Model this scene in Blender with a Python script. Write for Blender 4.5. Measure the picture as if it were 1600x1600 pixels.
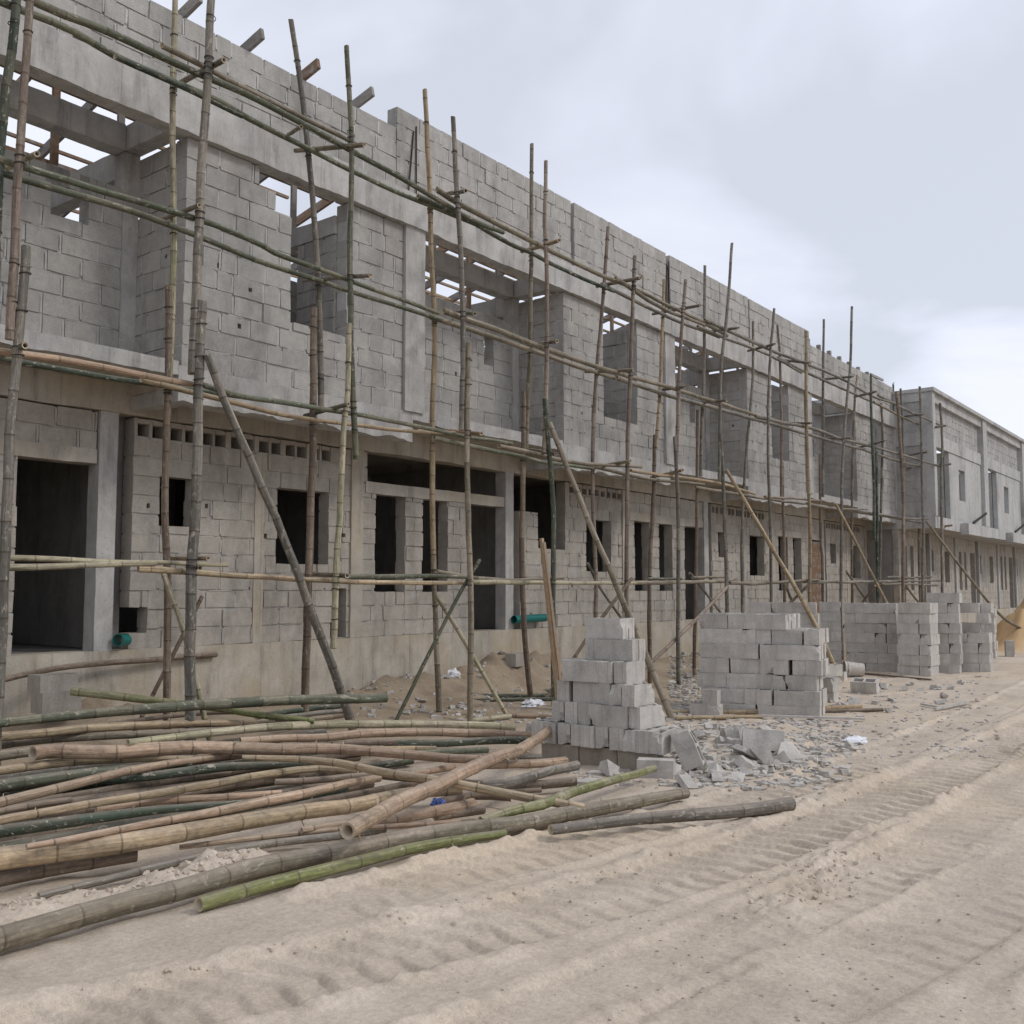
import bpy, bmesh, math, random
import numpy as np
from mathutils import Vector, Matrix, noise as mnoise

for o in list(bpy.data.objects):
    bpy.data.objects.remove(o, do_unlink=True)
scene = bpy.context.scene
COL = scene.collection

# ------------------------------------------------------------------ camera
F_PX, H_CAM = 1560.0, 1.85            # focal length in pixels of the 1600 px photo, eye height
PITCH = math.atan(120 / F_PX)
AZ = math.atan(1200 / F_PX * math.cos(PITCH))
Fh = Vector((math.cos(AZ), math.sin(AZ), 0))
RT = Vector((math.sin(AZ), -math.cos(AZ), 0))
UPZ = Vector((0, 0, 1))
FW = Fh * math.cos(PITCH) + UPZ * math.sin(PITCH)
UP = -Fh * math.sin(PITCH) + UPZ * math.cos(PITCH)
EYE = Vector((0, 0, H_CAM))
cam_d = bpy.data.cameras.new("camera")
cam = bpy.data.objects.new("camera", cam_d)
COL.objects.link(cam)
cam_d.sensor_width = 36.0
cam_d.lens = 36.0 * F_PX / 1600.0
cam_d.clip_start = 0.05
cam_d.clip_end = 6000
cam.matrix_world = Matrix(((RT.x, UP.x, -FW.x, EYE.x), (RT.y, UP.y, -FW.y, EYE.y), (RT.z, UP.z, -FW.z, EYE.z), (0, 0, 0, 1)))
scene.camera = cam
scene.render.resolution_x = scene.render.resolution_y = 1024

# ------------------------------------------------------------------ light
scene.view_settings.view_transform = 'Standard'
scene.view_settings.look = 'None'
scene.view_settings.gamma = 1.0
scene.view_settings.exposure = 0.45
SUN_EL, SUN_AZ = math.radians(43), math.radians(-60)      # azimuth from +X, counter clockwise
world = bpy.data.worlds.new("World")
scene.world = world
world.use_nodes = True
wn, wl = world.node_tree.nodes, world.node_tree.links
wn.clear()
w_out = wn.new('ShaderNodeOutputWorld')
w_bg = wn.new('ShaderNodeBackground'); w_bg.inputs['Strength'].default_value = 0.1
w_sky = wn.new('ShaderNodeTexSky'); w_sky.sky_type = 'NISHITA'; w_sky.sun_disc = False
w_sky.sun_elevation = SUN_EL
w_sky.sun_rotation = math.radians(90) - SUN_AZ
w_tc = wn.new('ShaderNodeTexCoord')
w_sep = wn.new('ShaderNodeSeparateXYZ'); wl.new(w_tc.outputs['Generated'], w_sep.inputs[0])
w_add = wn.new('ShaderNodeMath'); w_add.operation = 'MAXIMUM'; w_add.inputs[1].default_value = 0.0
wl.new(w_sep.outputs['Z'], w_add.inputs[0])
w_add2 = wn.new('ShaderNodeMath'); w_add2.operation = 'ADD'; w_add2.inputs[1].default_value = 0.22
wl.new(w_add.outputs[0], w_add2.inputs[0])
def wdiv(s):
    d = wn.new('ShaderNodeMath'); d.operation = 'DIVIDE'
    wl.new(w_sep.outputs[s], d.inputs[0]); wl.new(w_add2.outputs[0], d.inputs[1]); return d
w_cmb = wn.new('ShaderNodeCombineXYZ')
wl.new(wdiv('X').outputs[0], w_cmb.inputs[0]); wl.new(wdiv('Y').outputs[0], w_cmb.inputs[1])
w_cmb.inputs[2].default_value = 3.3
w_n = wn.new('ShaderNodeTexNoise'); w_n.inputs['Scale'].default_value = 1.15; w_n.inputs['Detail'].default_value = 5
w_n.inputs['Roughness'].default_value = 0.5; w_n.inputs['Distortion'].default_value = 0.5
wl.new(w_cmb.outputs[0], w_n.inputs['Vector'])
w_r = wn.new('ShaderNodeValToRGB')
w_r.color_ramp.elements[0].position = 0.40; w_r.color_ramp.elements[0].color = (0.62, 0.652, 0.735, 1)
w_r.color_ramp.elements[1].position = 0.62; w_r.color_ramp.elements[1].color = (0.85, 0.87, 0.955, 1)
e = w_r.color_ramp.elements.new(0.5); e.color = (0.735, 0.765, 0.87, 1)
def w_bank(px, py, size, amt, prev):
    d = FW + RT * ((px - 800) / F_PX) + UP * ((800 - py) / F_PX); d = d.normalized()
    dp = wn.new('ShaderNodeVectorMath'); dp.operation = 'DOT_PRODUCT'; wl.new(w_tc.outputs['Generated'], dp.inputs[0]); dp.inputs[1].default_value = d
    j = wn.new('ShaderNodeMath'); j.operation = 'MULTIPLY_ADD'; wl.new(w_n.outputs['Fac'], j.inputs[0]); j.inputs[1].default_value = size * 1.1; wl.new(dp.outputs['Value'], j.inputs[2])
    r = wn.new('ShaderNodeMapRange'); r.interpolation_type = 'SMOOTHSTEP'; wl.new(j.outputs[0], r.inputs['Value'])
    r.inputs['From Min'].default_value = 1 - size + size * 0.55; r.inputs['From Max'].default_value = 1 + size * 0.55
    r.inputs['To Min'].default_value = 0; r.inputs['To Max'].default_value = amt
    a = wn.new('ShaderNodeMath'); a.operation = 'ADD'; wl.new(prev, a.inputs[0]); wl.new(r.outputs['Result'], a.inputs[1]); return a.outputs[0]
w_f = w_bank(1490, 470, 0.011, -0.12, w_n.outputs['Fac'])
w_f = w_bank(1540, 640, 0.008, 0.10, w_f)
w_f = w_bank(700, 60, 0.03, -0.04, w_f)
w_f = w_bank(1050, 330, 0.02, 0.03, w_f)
w_f = w_bank(1330, 330, 0.012, -0.06, w_f)
w_f = w_bank(560, 40, 0.02, -0.05, w_f)
wl.new(w_f, w_r.inputs[0])
w_m = wn.new('ShaderNodeMix'); w_m.data_type = 'RGBA'; w_m.blend_type = 'MULTIPLY'; w_m.inputs[0].default_value = 1
wl.new(w_r.outputs[0], w_m.inputs[6]); w_m.inputs[7].default_value = (8.4, 8.4, 8.4, 1)
w_x = wn.new('ShaderNodeMix'); w_x.data_type = 'RGBA'; w_x.inputs[0].default_value = 0.9
wl.new(w_sky.outputs[0], w_x.inputs[6]); wl.new(w_m.outputs[2], w_x.inputs[7])
wl.new(w_x.outputs[2], w_bg.inputs['Color']); wl.new(w_bg.outputs[0], w_out.inputs[0])

sun_d = bpy.data.lights.new("sun", 'SUN'); sun_d.energy = 1.0; sun_d.angle = math.radians(14); sun_d.color = (1, 0.96, 0.9)
sun = bpy.data.objects.new("sun", sun_d); COL.objects.link(sun)
sdir = Vector((math.cos(SUN_EL) * math.cos(SUN_AZ), math.cos(SUN_EL) * math.sin(SUN_AZ), math.sin(SUN_EL)))
sun.rotation_euler = sdir.to_track_quat('Z', 'Y').to_euler()
sun.location = (-5, -8, 20)

# ------------------------------------------------------------------ surveying helpers: a sighted photo point on a real plane of the site
def ray(x, y):
    return FW + RT * ((x - 800) / F_PX) + UP * ((800 - y) / F_PX)
def onY(x, y, Y):
    r = ray(x, y); return EYE + r * (Y / r.y)
def onX(x, y, X):
    r = ray(x, y); return EYE + r * (X / r.x)
def onZ(x, y, z=0.0):
    r = ray(x, y); return EYE + r * ((z - H_CAM) / r.z)
def depth_of(p):
    return (Vector(p) - EYE).dot(FW)
def sstep(a, b, v):
    t = np.clip((v - a) / (b - a), 0, 1); return t * t * (3 - 2 * t)

# ------------------------------------------------------------------ object helpers
def tag(o, label=None, cat=None, group=None, kind=None):
    if label: o['label'] = label
    if cat: o['category'] = cat
    if group: o['group'] = group
    if kind: o['kind'] = kind
    return o
def empty(name, loc):
    o = bpy.data.objects.new(name, None); COL.objects.link(o); o.location = loc
    o.empty_display_size = 0.2
    return o
def link_mesh(name, me, parent=None, loc=None):
    o = bpy.data.objects.new(name, me); COL.objects.link(o)
    if parent is not None:
        o.parent = parent
        if loc is None:                      # mesh data given in site coordinates
            base = Vector(parent.location)
            if parent.parent is not None: base = base + Vector(parent.parent.location)
            o.location = -base
        else:
            o.location = loc
    elif loc is not None:
        o.location = loc
    return o

class MB:
    """collects faces of one part; rnd is a value per block/board"""
    def __init__(s):
        s.v, s.f, s.r, s.m = [], [], [], []
    def quad(s, pts, r=0.5, m=0):
        n = len(s.v); s.v.extend(pts); s.f.append(tuple(range(n, n + len(pts)))); s.r.append(r); s.m.append(m)
    def hexa(s, p, r=0.5, m=0):
        """p: 8 corners, 0-3 one end ccw, 4-7 the other"""
        n = len(s.v); s.v.extend(p)
        for f in ((0, 3, 2, 1), (4, 5, 6, 7), (0, 1, 5, 4), (1, 2, 6, 5), (2, 3, 7, 6), (3, 0, 4, 7)):
            s.f.append(tuple(n + i for i in f)); s.r.append(r); s.m.append(m)
    def box(s, x0, x1, y0, y1, z0, z1, r=0.5, m=0):
        s.hexa([(x0, y0, z0), (x1, y0, z0), (x1, y1, z0), (x0, y1, z0), (x0, y0, z1), (x1, y0, z1), (x1, y1, z1), (x0, y1, z1)], r, m)
    def beam(s, a, b, w, h, r=0.5, m=0, up=UPZ):
        a, b = Vector(a), Vector(b); d = (b - a).normalized()
        if abs(d.dot(up)) > 0.98: up = Vector((1, 0, 0))
        x = d.cross(up).normalized(); z = x.cross(d)
        c = []
        for p in (a, b):
            for sx, sz in ((-1, -1), (1, -1), (1, 1), (-1, 1)):
                c.append(tuple(p + x * (sx * w / 2) + z * (sz * h / 2)))
        s.hexa(c, r, m)
    def rough(s, x0, x1, y0, y1, z0, z1, step=0.12, amp=0.006, rag=0.0, seed=0.0, r=0.5, m=0):
        """box of cast concrete: uneven skin, ragged lower front edge"""
        def disp(x, y, z):
            q = Vector((x * 3.1 + seed, y * 3.1, z * 3.1))
            n = mnoise.noise_vector(q) * amp + mnoise.noise_vector(q * 3.3) * (amp * 0.5)
            p = Vector((x, y, z)) + n
            if rag and abs(z - z0) < 1e-6 and y < y0 + 0.05:
                p.z += rag * (mnoise.noise(Vector((x * 2.3 + seed, 7.7, 0))) * 0.9 + mnoise.noise(Vector((x * 9 + seed, 1.7, 0))) * 0.4)
            return tuple(p)
        def grid(o, u, v):
            nu = max(1, int(round(u.length / step))); nv = max(1, int(round(v.length / step)))
            base = len(s.v)
            for j in range(nv + 1):
                for i in range(nu + 1):
                    p = o + u * (i / nu) + v * (j / nv); s.v.append(disp(p.x, p.y, p.z))
            for j in range(nv):
                for i in range(nu):
                    a = base + j * (nu + 1) + i
                    s.f.append((a, a + 1, a + nu + 2, a + nu + 1)); s.r.append(r); s.m.append(m)
        X, Y, Z = Vector((x1 - x0, 0, 0)), Vector((0, y1 - y0, 0)), Vector((0, 0, z1 - z0))
        o = Vector((x0, y0, z0))
        grid(o, X, Z); grid(o + Y, Z, X); grid(o, Z, Y); grid(o + X, Y, Z); grid(o + Z, X, Y); grid(o, Y, X)
    def mesh(s, name, mats, smooth=False):
        me = bpy.data.meshes.new(name)
        me.from_pydata(s.v, [], s.f)
        at = me.attributes.new('rnd', 'FLOAT', 'FACE'); at.data.foreach_set('value', s.r)
        if not isinstance(mats, (list, tuple)): mats = [mats]
        for m in mats: me.materials.append(m)
        me.polygons.foreach_set('material_index', s.m)
        if smooth: me.polygons.foreach_set('use_smooth', [True] * len(s.f))
        me.update()
        return me
    def build(s, name, mats, parent=None, smooth=False, loc=None):
        return link_mesh(name, s.mesh(name, mats, smooth), parent, loc)

# ------------------------------------------------------------------ materials
def new_mat(name):
    m = bpy.data.materials.new(name); m.use_nodes = True
    nt = m.node_tree; nt.nodes.clear()
    out = nt.nodes.new('ShaderNodeOutputMaterial'); b = nt.nodes.new('ShaderNodeBsdfPrincipled')
    nt.links.new(b.outputs[0], out.inputs[0])
    b.inputs['Specular IOR Level'].default_value = 0.25
    return m, nt, b
class NB:
    def __init__(s, nt): s.nt = nt
    def new(s, t, **k):
        n = s.nt.nodes.new(t)
        for a, v in k.items(): setattr(n, a, v)
        return n
    def ln(s, a, b): s.nt.links.new(a, b)
    def coord(s, kind='Object', scale=(1, 1, 1), loc=(0, 0, 0)):
        tc = s.new('ShaderNodeTexCoord'); mp = s.new('ShaderNodeMapping')
        mp.inputs['Scale'].default_value = scale; mp.inputs['Location'].default_value = loc
        s.ln(tc.outputs[kind], mp.inputs[0]); return mp.outputs[0]
    def noise(s, vec, scale, detail=4, rough=0.55, dist=0.0):
        n = s.new('ShaderNodeTexNoise'); n.inputs['Scale'].default_value = scale; n.inputs['Detail'].default_value = detail
        n.inputs['Roughness'].default_value = rough; n.inputs['Distortion'].default_value = dist
        if vec is not None: s.ln(vec, n.inputs['Vector'])
        return n.outputs['Fac']
    def ramp(s, fac, stops):
        r = s.new('ShaderNodeValToRGB'); el = r.color_ramp.elements
        while len(el) < len(stops): el.new(0.5)
        for e, (p, c) in zip(el, stops):
            e.position = p; e.color = (c, c, c, 1) if not isinstance(c, tuple) else (c + (1,) if len(c) == 3 else c)
        s.ln(fac, r.inputs[0]); return r.outputs[0]
    def mix(s, fac, a, b, mode='MIX'):
        m = s.new('ShaderNodeMix', data_type='RGBA', blend_type=mode)
        for v, i in ((fac, 0), (a, 6), (b, 7)):
            if hasattr(v, 'is_linked') or hasattr(v, 'links'): s.ln(v, m.inputs[i])
            elif i == 0: m.inputs[0].default_value = v
            else: m.inputs[i].default_value = (tuple(v) + (1,)) if isinstance(v, tuple) else (v, v, v, 1)
        return m.outputs[2]
    def math(s, op, a, b=0.0, c=None):
        m = s.new('ShaderNodeMath', operation=op)
        for i, v in enumerate((a, b, c)):
            if v is None: continue
            if hasattr(v, 'links'): s.ln(v, m.inputs[i])
            else: m.inputs[i].default_value = v
        return m.outputs[0]
    def attr(s, name):
        a = s.new('ShaderNodeAttribute'); a.attribute_name = name; return a.outputs['Fac']
    def bump(s, h, strength, dist, prev=None):
        b = s.new('ShaderNodeBump'); b.inputs['Strength'].default_value = strength; b.inputs['Distance'].default_value = dist
        s.ln(h, b.inputs['Height'])
        if prev is not None: s.ln(prev, b.inputs['Normal'])
        return b.outputs[0]

def masonry_mat(name, c0, c1, c2, stain, stain_amt=0.5, grain=1.0):
    """cement blocks: tint per block, cloudy weathering, pitted skin"""
    m, nt, b = new_mat(name); n = NB(nt)
    co = n.coord('Object')
    base = n.ramp(n.attr('rnd'), [(0.0, c0), (0.5, c1), (1.0, c2)])
    big = n.noise(co, 0.55, 5, 0.6)
    base = n.mix(n.math('MULTIPLY', n.ramp(big, [(0.42, 0.0), (0.7, 1.0)]), stain_amt), base, stain)
    streak = n.noise(n.coord('Object', (3.2, 3.2, 0.45)), 1.0, 5, 0.65)
    base = n.mix(n.ramp(streak, [(0.3, 0.0), (0.75, 0.55)]), base, (0.92, 0.92, 0.9), 'MULTIPLY')
    dk = n.ramp(streak, [(0.52, 1.0), (0.75, 0.78)])
    base = n.mix(1.0, base, dk, 'MULTIPLY')
    sm = n.noise(n.coord('Object', (2.1, 2.1, 3.4), (3, 1, 7)), 1.0, 6, 0.72, 0.6)
    base = n.mix(n.math('MULTIPLY', n.ramp(sm, [(0.56, 0.0), (0.66, 1.0)]), 0.45), base, (0.47, 0.46, 0.44))
    wet = n.noise(n.coord('Object', (1.4, 1.4, 0.5), (9, 4, 2)), 1.0, 5, 0.7, 0.3)
    base = n.mix(1.0, base, n.ramp(wet, [(0.5, 1.0), (0.7, 0.68)]), 'MULTIPLY')
    mid = n.noise(co, 7.0, 5, 0.7)
    base = n.mix(1.0, base, n.ramp(mid, [(0.25, 0.84), (0.75, 1.14)]), 'MULTIPLY')
    fine = n.noise(co, 95.0, 3, 0.75)
    base = n.mix(0.8 * grain, base, n.ramp(fine, [(0.3, 0.72), (0.7, 1.24)]), 'MULTIPLY')
    n.ln(base, b.inputs['Base Color'])
    b.inputs['Roughness'].default_value = 0.95; b.inputs['Specular IOR Level'].default_value = 0.12
    bp = n.bump(fine, 0.55, 0.006); bp = n.bump(mid, 0.5, 0.012, bp)
    n.ln(bp, b.inputs['Normal'])
    return m
BLOCK_UP = masonry_mat('upper_block', (0.345, 0.333, 0.314), (0.39, 0.377, 0.354), (0.435, 0.42, 0.395), (0.41, 0.385, 0.35), 0.4)
BLOCK_LOW = masonry_mat('lower_block', (0.365, 0.335, 0.295), (0.405, 0.373, 0.33), (0.445, 0.41, 0.365), (0.44, 0.395, 0.33), 0.45)
MORTAR_UP = masonry_mat('upper_mortar', (0.50, 0.49, 0.47), (0.50, 0.49, 0.47), (0.50, 0.49, 0.47), (0.43, 0.42, 0.4), 0.5, 0.8)
MORTAR_LOW = masonry_mat('lower_mortar', (0.46, 0.43, 0.385), (0.46, 0.43, 0.385), (0.46, 0.43, 0.385), (0.39, 0.36, 0.315), 0.5, 0.8)
NEW_BLOCK = masonry_mat('new_block', (0.41, 0.40, 0.39), (0.46, 0.45, 0.435), (0.50, 0.49, 0.47), (0.44, 0.42, 0.39), 0.35)
FAR_BLOCK = masonry_mat('far_block', (0.34, 0.33, 0.32), (0.38, 0.37, 0.36), (0.42, 0.41, 0.4), (0.40, 0.385, 0.36), 0.4)
RENDER_FAR = masonry_mat('far_cement', (0.46, 0.453, 0.44), (0.46, 0.453, 0.44), (0.46, 0.453, 0.44), (0.34, 0.335, 0.325), 0.6, 0.5)

def concrete_mat(name, light, dark, stain=(0.36, 0.32, 0.25), stain_amt=0.15):
    m, nt, b = new_mat(name); n = NB(nt)
    co = n.coord('Object')
    a = n.noise(co, 2.4, 6, 0.68, 0.4)
    base = n.ramp(a, [(0.3, dark), (0.5, tuple((x + y) / 2 for x, y in zip(dark, light))), (0.68, light)])
    st = n.noise(n.coord('Object', (4.5, 4.5, 0.7)), 1.0, 6, 0.7)
    base = n.mix(1.0, base, n.ramp(st, [(0.35, 1.1), (0.52, 1.0), (0.7, 0.62)]), 'MULTIPLY')
    sn = n.noise(co, 1.1, 4, 0.6)
    base = n.mix(n.math('MULTIPLY', n.ramp(sn, [(0.45, 0.0), (0.65, 1.0)]), stain_amt), base, stain)
    # board joints of the formwork
    w = n.new('ShaderNodeTexWave', wave_type='BANDS', bands_direction='X', wave_profile='SAW')
    w.inputs['Scale'].default_value = 0.105; w.inputs['Distortion'].default_value = 0.0
    n.ln(co, w.inputs['Vector'])
    jl = n.ramp(w.outputs['Fac'], [(0.0, 0.6), (0.012, 1.0), (1.0, 1.0)])
    base = n.mix(0.55, base, jl, 'MULTIPLY')
    pits = n.noise(co, 30, 4, 0.7)
    base = n.mix(1.0, base, n.ramp(pits, [(0.27, 0.62), (0.4, 1.0), (1.0, 1.05)]), 'MULTIPLY')
    n.ln(base, b.inputs['Base Color']); b.inputs['Roughness'].default_value = 0.9
    bp = n.bump(pits, 0.6, 0.008); bp = n.bump(a, 0.4, 0.02, bp); n.ln(bp, b.inputs['Normal'])
    return m
CONC = concrete_mat('cast_concrete', (0.49, 0.478, 0.455), (0.315, 0.305, 0.29))
CONC_DUSTY = concrete_mat('dusty_concrete', (0.47, 0.435, 0.38), (0.34, 0.31, 0.265), (0.40, 0.32, 0.20), 0.4)
PLINTH = concrete_mat('plinth_render', (0.47, 0.43, 0.37), (0.34, 0.305, 0.25), (0.40, 0.32, 0.21), 0.55)
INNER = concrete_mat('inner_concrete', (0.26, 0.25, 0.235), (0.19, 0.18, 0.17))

def wood_mat(name, c0, c1, sc=(2, 2, 2)):
    m, nt, b = new_mat(name); n = NB(nt)
    g = n.noise(n.coord('Object', (9, 1.2, 9)), 2.0, 6, 0.7, 0.5)
    rn = n.attr('rnd')
    base = n.ramp(g, [(0.3, c0), (0.7, c1)])
    base = n.mix(1.0, base, n.ramp(rn, [(0.0, 0.7), (1.0, 1.15)]), 'MULTIPLY')
    blot = n.noise(n.coord('Object'), 6, 4, 0.6)
    base = n.mix(n.ramp(blot, [(0.5, 0.0), (0.65, 0.7)]), base, (0.33, 0.31, 0.29))
    n.ln(base, b.inputs['Base Color']); b.inputs['Roughness'].default_value = 0.85
    n.ln(n.bump(g, 0.4, 0.006), b.inputs['Normal'])
    return m
TIMBER = wood_mat('roof_timber', (0.20, 0.13, 0.085), (0.36, 0.25, 0.165))
TIMBER_GREY = wood_mat('grey_timber', (0.20, 0.185, 0.17), (0.34, 0.31, 0.28))
PLANK = wood_mat('fresh_plank', (0.40, 0.28, 0.18), (0.55, 0.42, 0.29))
PLANK_WHITE = wood_mat('pale_plank', (0.45, 0.42, 0.38), (0.58, 0.55, 0.5))
PLY = wood_mat('plywood', (0.17, 0.105, 0.065), (0.25, 0.16, 0.10))

def plain_mat(name, col, rough=0.6, metallic=0.0, var=0.12, scale=20):
    m, nt, b = new_mat(name); n = NB(nt)
    a = n.noise(n.coord('Object'), scale, 4, 0.6)
    base = n.mix(1.0, col, n.ramp(a, [(0.25, 1 - 2 * var), (0.75, 1 + var)]), 'MULTIPLY')
    n.ln(base, b.inputs['Base Color']); b.inputs['Roughness'].default_value = rough; b.inputs['Metallic'].default_value = metallic
    return m
WIRE = plain_mat('binding_wire', (0.035, 0.03, 0.027), 0.6, 0.3)
REBAR = plain_mat('rusty_bar', (0.06, 0.045, 0.04), 0.7, 0.4)
PIPE = plain_mat('teal_pipe', (0.012, 0.15, 0.135), 0.35)
BUCKET = plain_mat('dusty_bucket', (0.50, 0.46, 0.41), 0.6)
PAPER = plain_mat('white_cloth', (0.72, 0.73, 0.76), 0.8)
BLUE_BAG = plain_mat('blue_wrapper', (0.14, 0.2, 0.5), 0.5, 0, 0.4, 60)
BLACK_BAG = plain_mat('black_bag', (0.03, 0.03, 0.032), 0.5)

def bamboo_mat(name, ca, cb, cc, dust=0.35, scuff=0.5):
    """culm skin: colour drifts along the pole, long streaks, pale scuffs, dark node rings, dust lying on top"""
    m, nt, b = new_mat(name); n = NB(nt)
    oi = n.new('ShaderNodeObjectInfo')
    uv = n.new('ShaderNodeUVMap')
    off = n.new('ShaderNodeCombineXYZ'); n.ln(n.math('MULTIPLY', oi.outputs['Random'], 37.0), off.inputs[1]); n.ln(n.math('MULTIPLY', oi.outputs['Random'], 11.0), off.inputs[2])
    va = n.new('ShaderNodeVectorMath', operation='ADD'); n.ln(uv.outputs[0], va.inputs[0]); n.ln(off.outputs[0], va.inputs[1])
    def co(sx, sy):
        mp = n.new('ShaderNodeMapping'); mp.inputs['Scale'].default_value = (sx, sy, 1); n.ln(va.outputs[0], mp.inputs[0]); return mp.outputs[0]
    drift = n.noise(co(0.6, 0.55), 1.0, 3, 0.5)
    base = n.ramp(drift, [(0.34, ca), (0.52, cb), (0.68, cc)])
    rv = n.ramp(oi.outputs['Random'], [(0.0, 0.82), (1.0, 1.15)])
    base = n.mix(1.0, base, rv, 'MULTIPLY')
    seg = n.attr('seg')
    base = n.mix(n.ramp(seg, [(0.62, 0.0), (1.0, 0.75)]), base, cc); base = n.mix(n.ramp(seg, [(0.0, 0.6), (0.3, 0.0)]), base, ca)
    base = n.mix(1.0, base, n.ramp(n.math('FRACT', n.math('MULTIPLY', seg, 7.3)), [(0.0, 0.84), (1.0, 1.14)]), 'MULTIPLY')
    streak = n.noise(co(16, 1.3), 1.0, 6, 0.7)
    base = n.mix(1.0, base, n.ramp(streak, [(0.32, 0.5), (0.68, 1.36)]), 'MULTIPLY')
    mott = n.noise(co(4, 7), 2.0, 6, 0.75)
    base = n.mix(1.0, base, n.ramp(mott, [(0.3, 0.72), (0.68, 1.2)]), 'MULTIPLY')
    grime = n.noise(co(3.5, 5.0), 1.0, 5, 0.7, 0.6)
    base = n.mix(n.math('MULTIPLY', n.ramp(grime, [(0.5, 0.0), (0.66, 1.0)]), 0.55), base, (0.09, 0.07, 0.05))
    sc = n.noise(co(5, 9), 1.0, 6, 0.75, 0.8)
    base = n.mix(n.math('MULTIPLY', n.ramp(sc, [(0.565, 0.0), (0.64, 1.0)]), scuff), base, (0.46, 0.41, 0.335))
    nodef = n.attr('node')
    base = n.mix(n.math('MULTIPLY', n.ramp(nodef, [(0.45, 0.0), (0.95, 1.0)]), n.math('MULTIPLY_ADD', n.noise(co(2, 4), 1.0, 3), 0.7, 0.38)), base, (0.06, 0.045, 0.03))
    geo = n.new('ShaderNodeNewGeometry'); sp = n.new('ShaderNodeSeparateXYZ'); n.ln(geo.outputs['Normal'], sp.inputs[0])
    up = n.ramp(sp.outputs['Z'], [(0.35, 0.0), (0.95, 1.0)])
    dn = n.ramp(n.noise(co(4, 3), 1.0, 5, 0.7), [(0.35, 0.3), (0.6, 1.0)])
    base = n.mix(n.math('MULTIPLY', n.math('MULTIPLY', up, dn), dust * 0.8), base, (0.46, 0.39, 0.325))
    cut = n.attr('cut')
    base = n.mix(cut, base, n.mix(n.noise(co(20, 20), 1, 3), (0.36, 0.29, 0.2), (0.5, 0.43, 0.33)))
    n.ln(base, b.inputs['Base Color']); b.inputs['Roughness'].default_value = 0.62; b.inputs['Specular IOR Level'].default_value = 0.22
    bp = n.bump(streak, 0.25, 0.004); bp = n.bump(grime, 0.3, 0.006, bp); n.ln(bp, b.inputs['Normal'])
    return m
BM = {
    'green':  bamboo_mat('bamboo_green', (0.085, 0.10, 0.065), (0.12, 0.13, 0.09), (0.21, 0.195, 0.135), 0.3, 0.7),
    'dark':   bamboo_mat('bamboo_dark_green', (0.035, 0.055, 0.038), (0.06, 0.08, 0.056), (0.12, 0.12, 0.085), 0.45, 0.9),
    'lime':   bamboo_mat('bamboo_lime', (0.16, 0.175, 0.06), (0.22, 0.225, 0.105), (0.26, 0.24, 0.15), 0.35, 0.5),
    'olive':  bamboo_mat('bamboo_olive', (0.15, 0.13, 0.09), (0.21, 0.18, 0.13), (0.29, 0.24, 0.18), 0.45, 0.5),
    'tan':    bamboo_mat('bamboo_tan', (0.33, 0.24, 0.145), (0.44, 0.335, 0.215), (0.31, 0.25, 0.155), 0.45, 0.35),
    'pink':   bamboo_mat('bamboo_pink', (0.30, 0.20, 0.135), (0.41, 0.295, 0.205), (0.35, 0.265, 0.18), 0.45, 0.35),
    'rose':   bamboo_mat('bamboo_rose', (0.2, 0.15, 0.12), (0.26, 0.2, 0.16), (0.24, 0.205, 0.16), 0.3, 0.35),
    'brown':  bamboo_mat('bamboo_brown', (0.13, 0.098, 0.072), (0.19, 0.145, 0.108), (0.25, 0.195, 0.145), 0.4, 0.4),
    'grey':   bamboo_mat('bamboo_grey', (0.125, 0.118, 0.098), (0.18, 0.165, 0.14), (0.235, 0.205, 0.165), 0.4, 0.7),
    'pale':   bamboo_mat('bamboo_pale', (0.34, 0.30, 0.20), (0.43, 0.38, 0.27), (0.29, 0.28, 0.17), 0.25, 0.35),
}

# ------------------------------------------------------------------ ground: one sheet with sand, wheel tracks and heaps
_rs = np.random.RandomState(5)
_TAB = _rs.rand(256, 256)
def vnoise(x, y):
    xi = np.floor(x).astype(int); yi = np.floor(y).astype(int)
    fx = x - xi; fy = y - yi
    fx = fx * fx * (3 - 2 * fx); fy = fy * fy * (3 - 2 * fy)
    a = _TAB[xi & 255, yi & 255]; b = _TAB[(xi + 1) & 255, yi & 255]
    c = _TAB[xi & 255, (yi + 1) & 255]; d = _TAB[(xi + 1) & 255, (yi + 1) & 255]
    return (a * (1 - fx) + b * fx) * (1 - fy) + (c * (1 - fx) + d * fx) * fy - 0.5
def fbm(x, y, s, o=4, g=0.5):
    r = 0; a = 1.0
    for k in range(o):
        r = r + a * vnoise(x * s + 17.3 * k, y * s + 9.1 * k); s *= 2.03; a *= g
    return r
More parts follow.
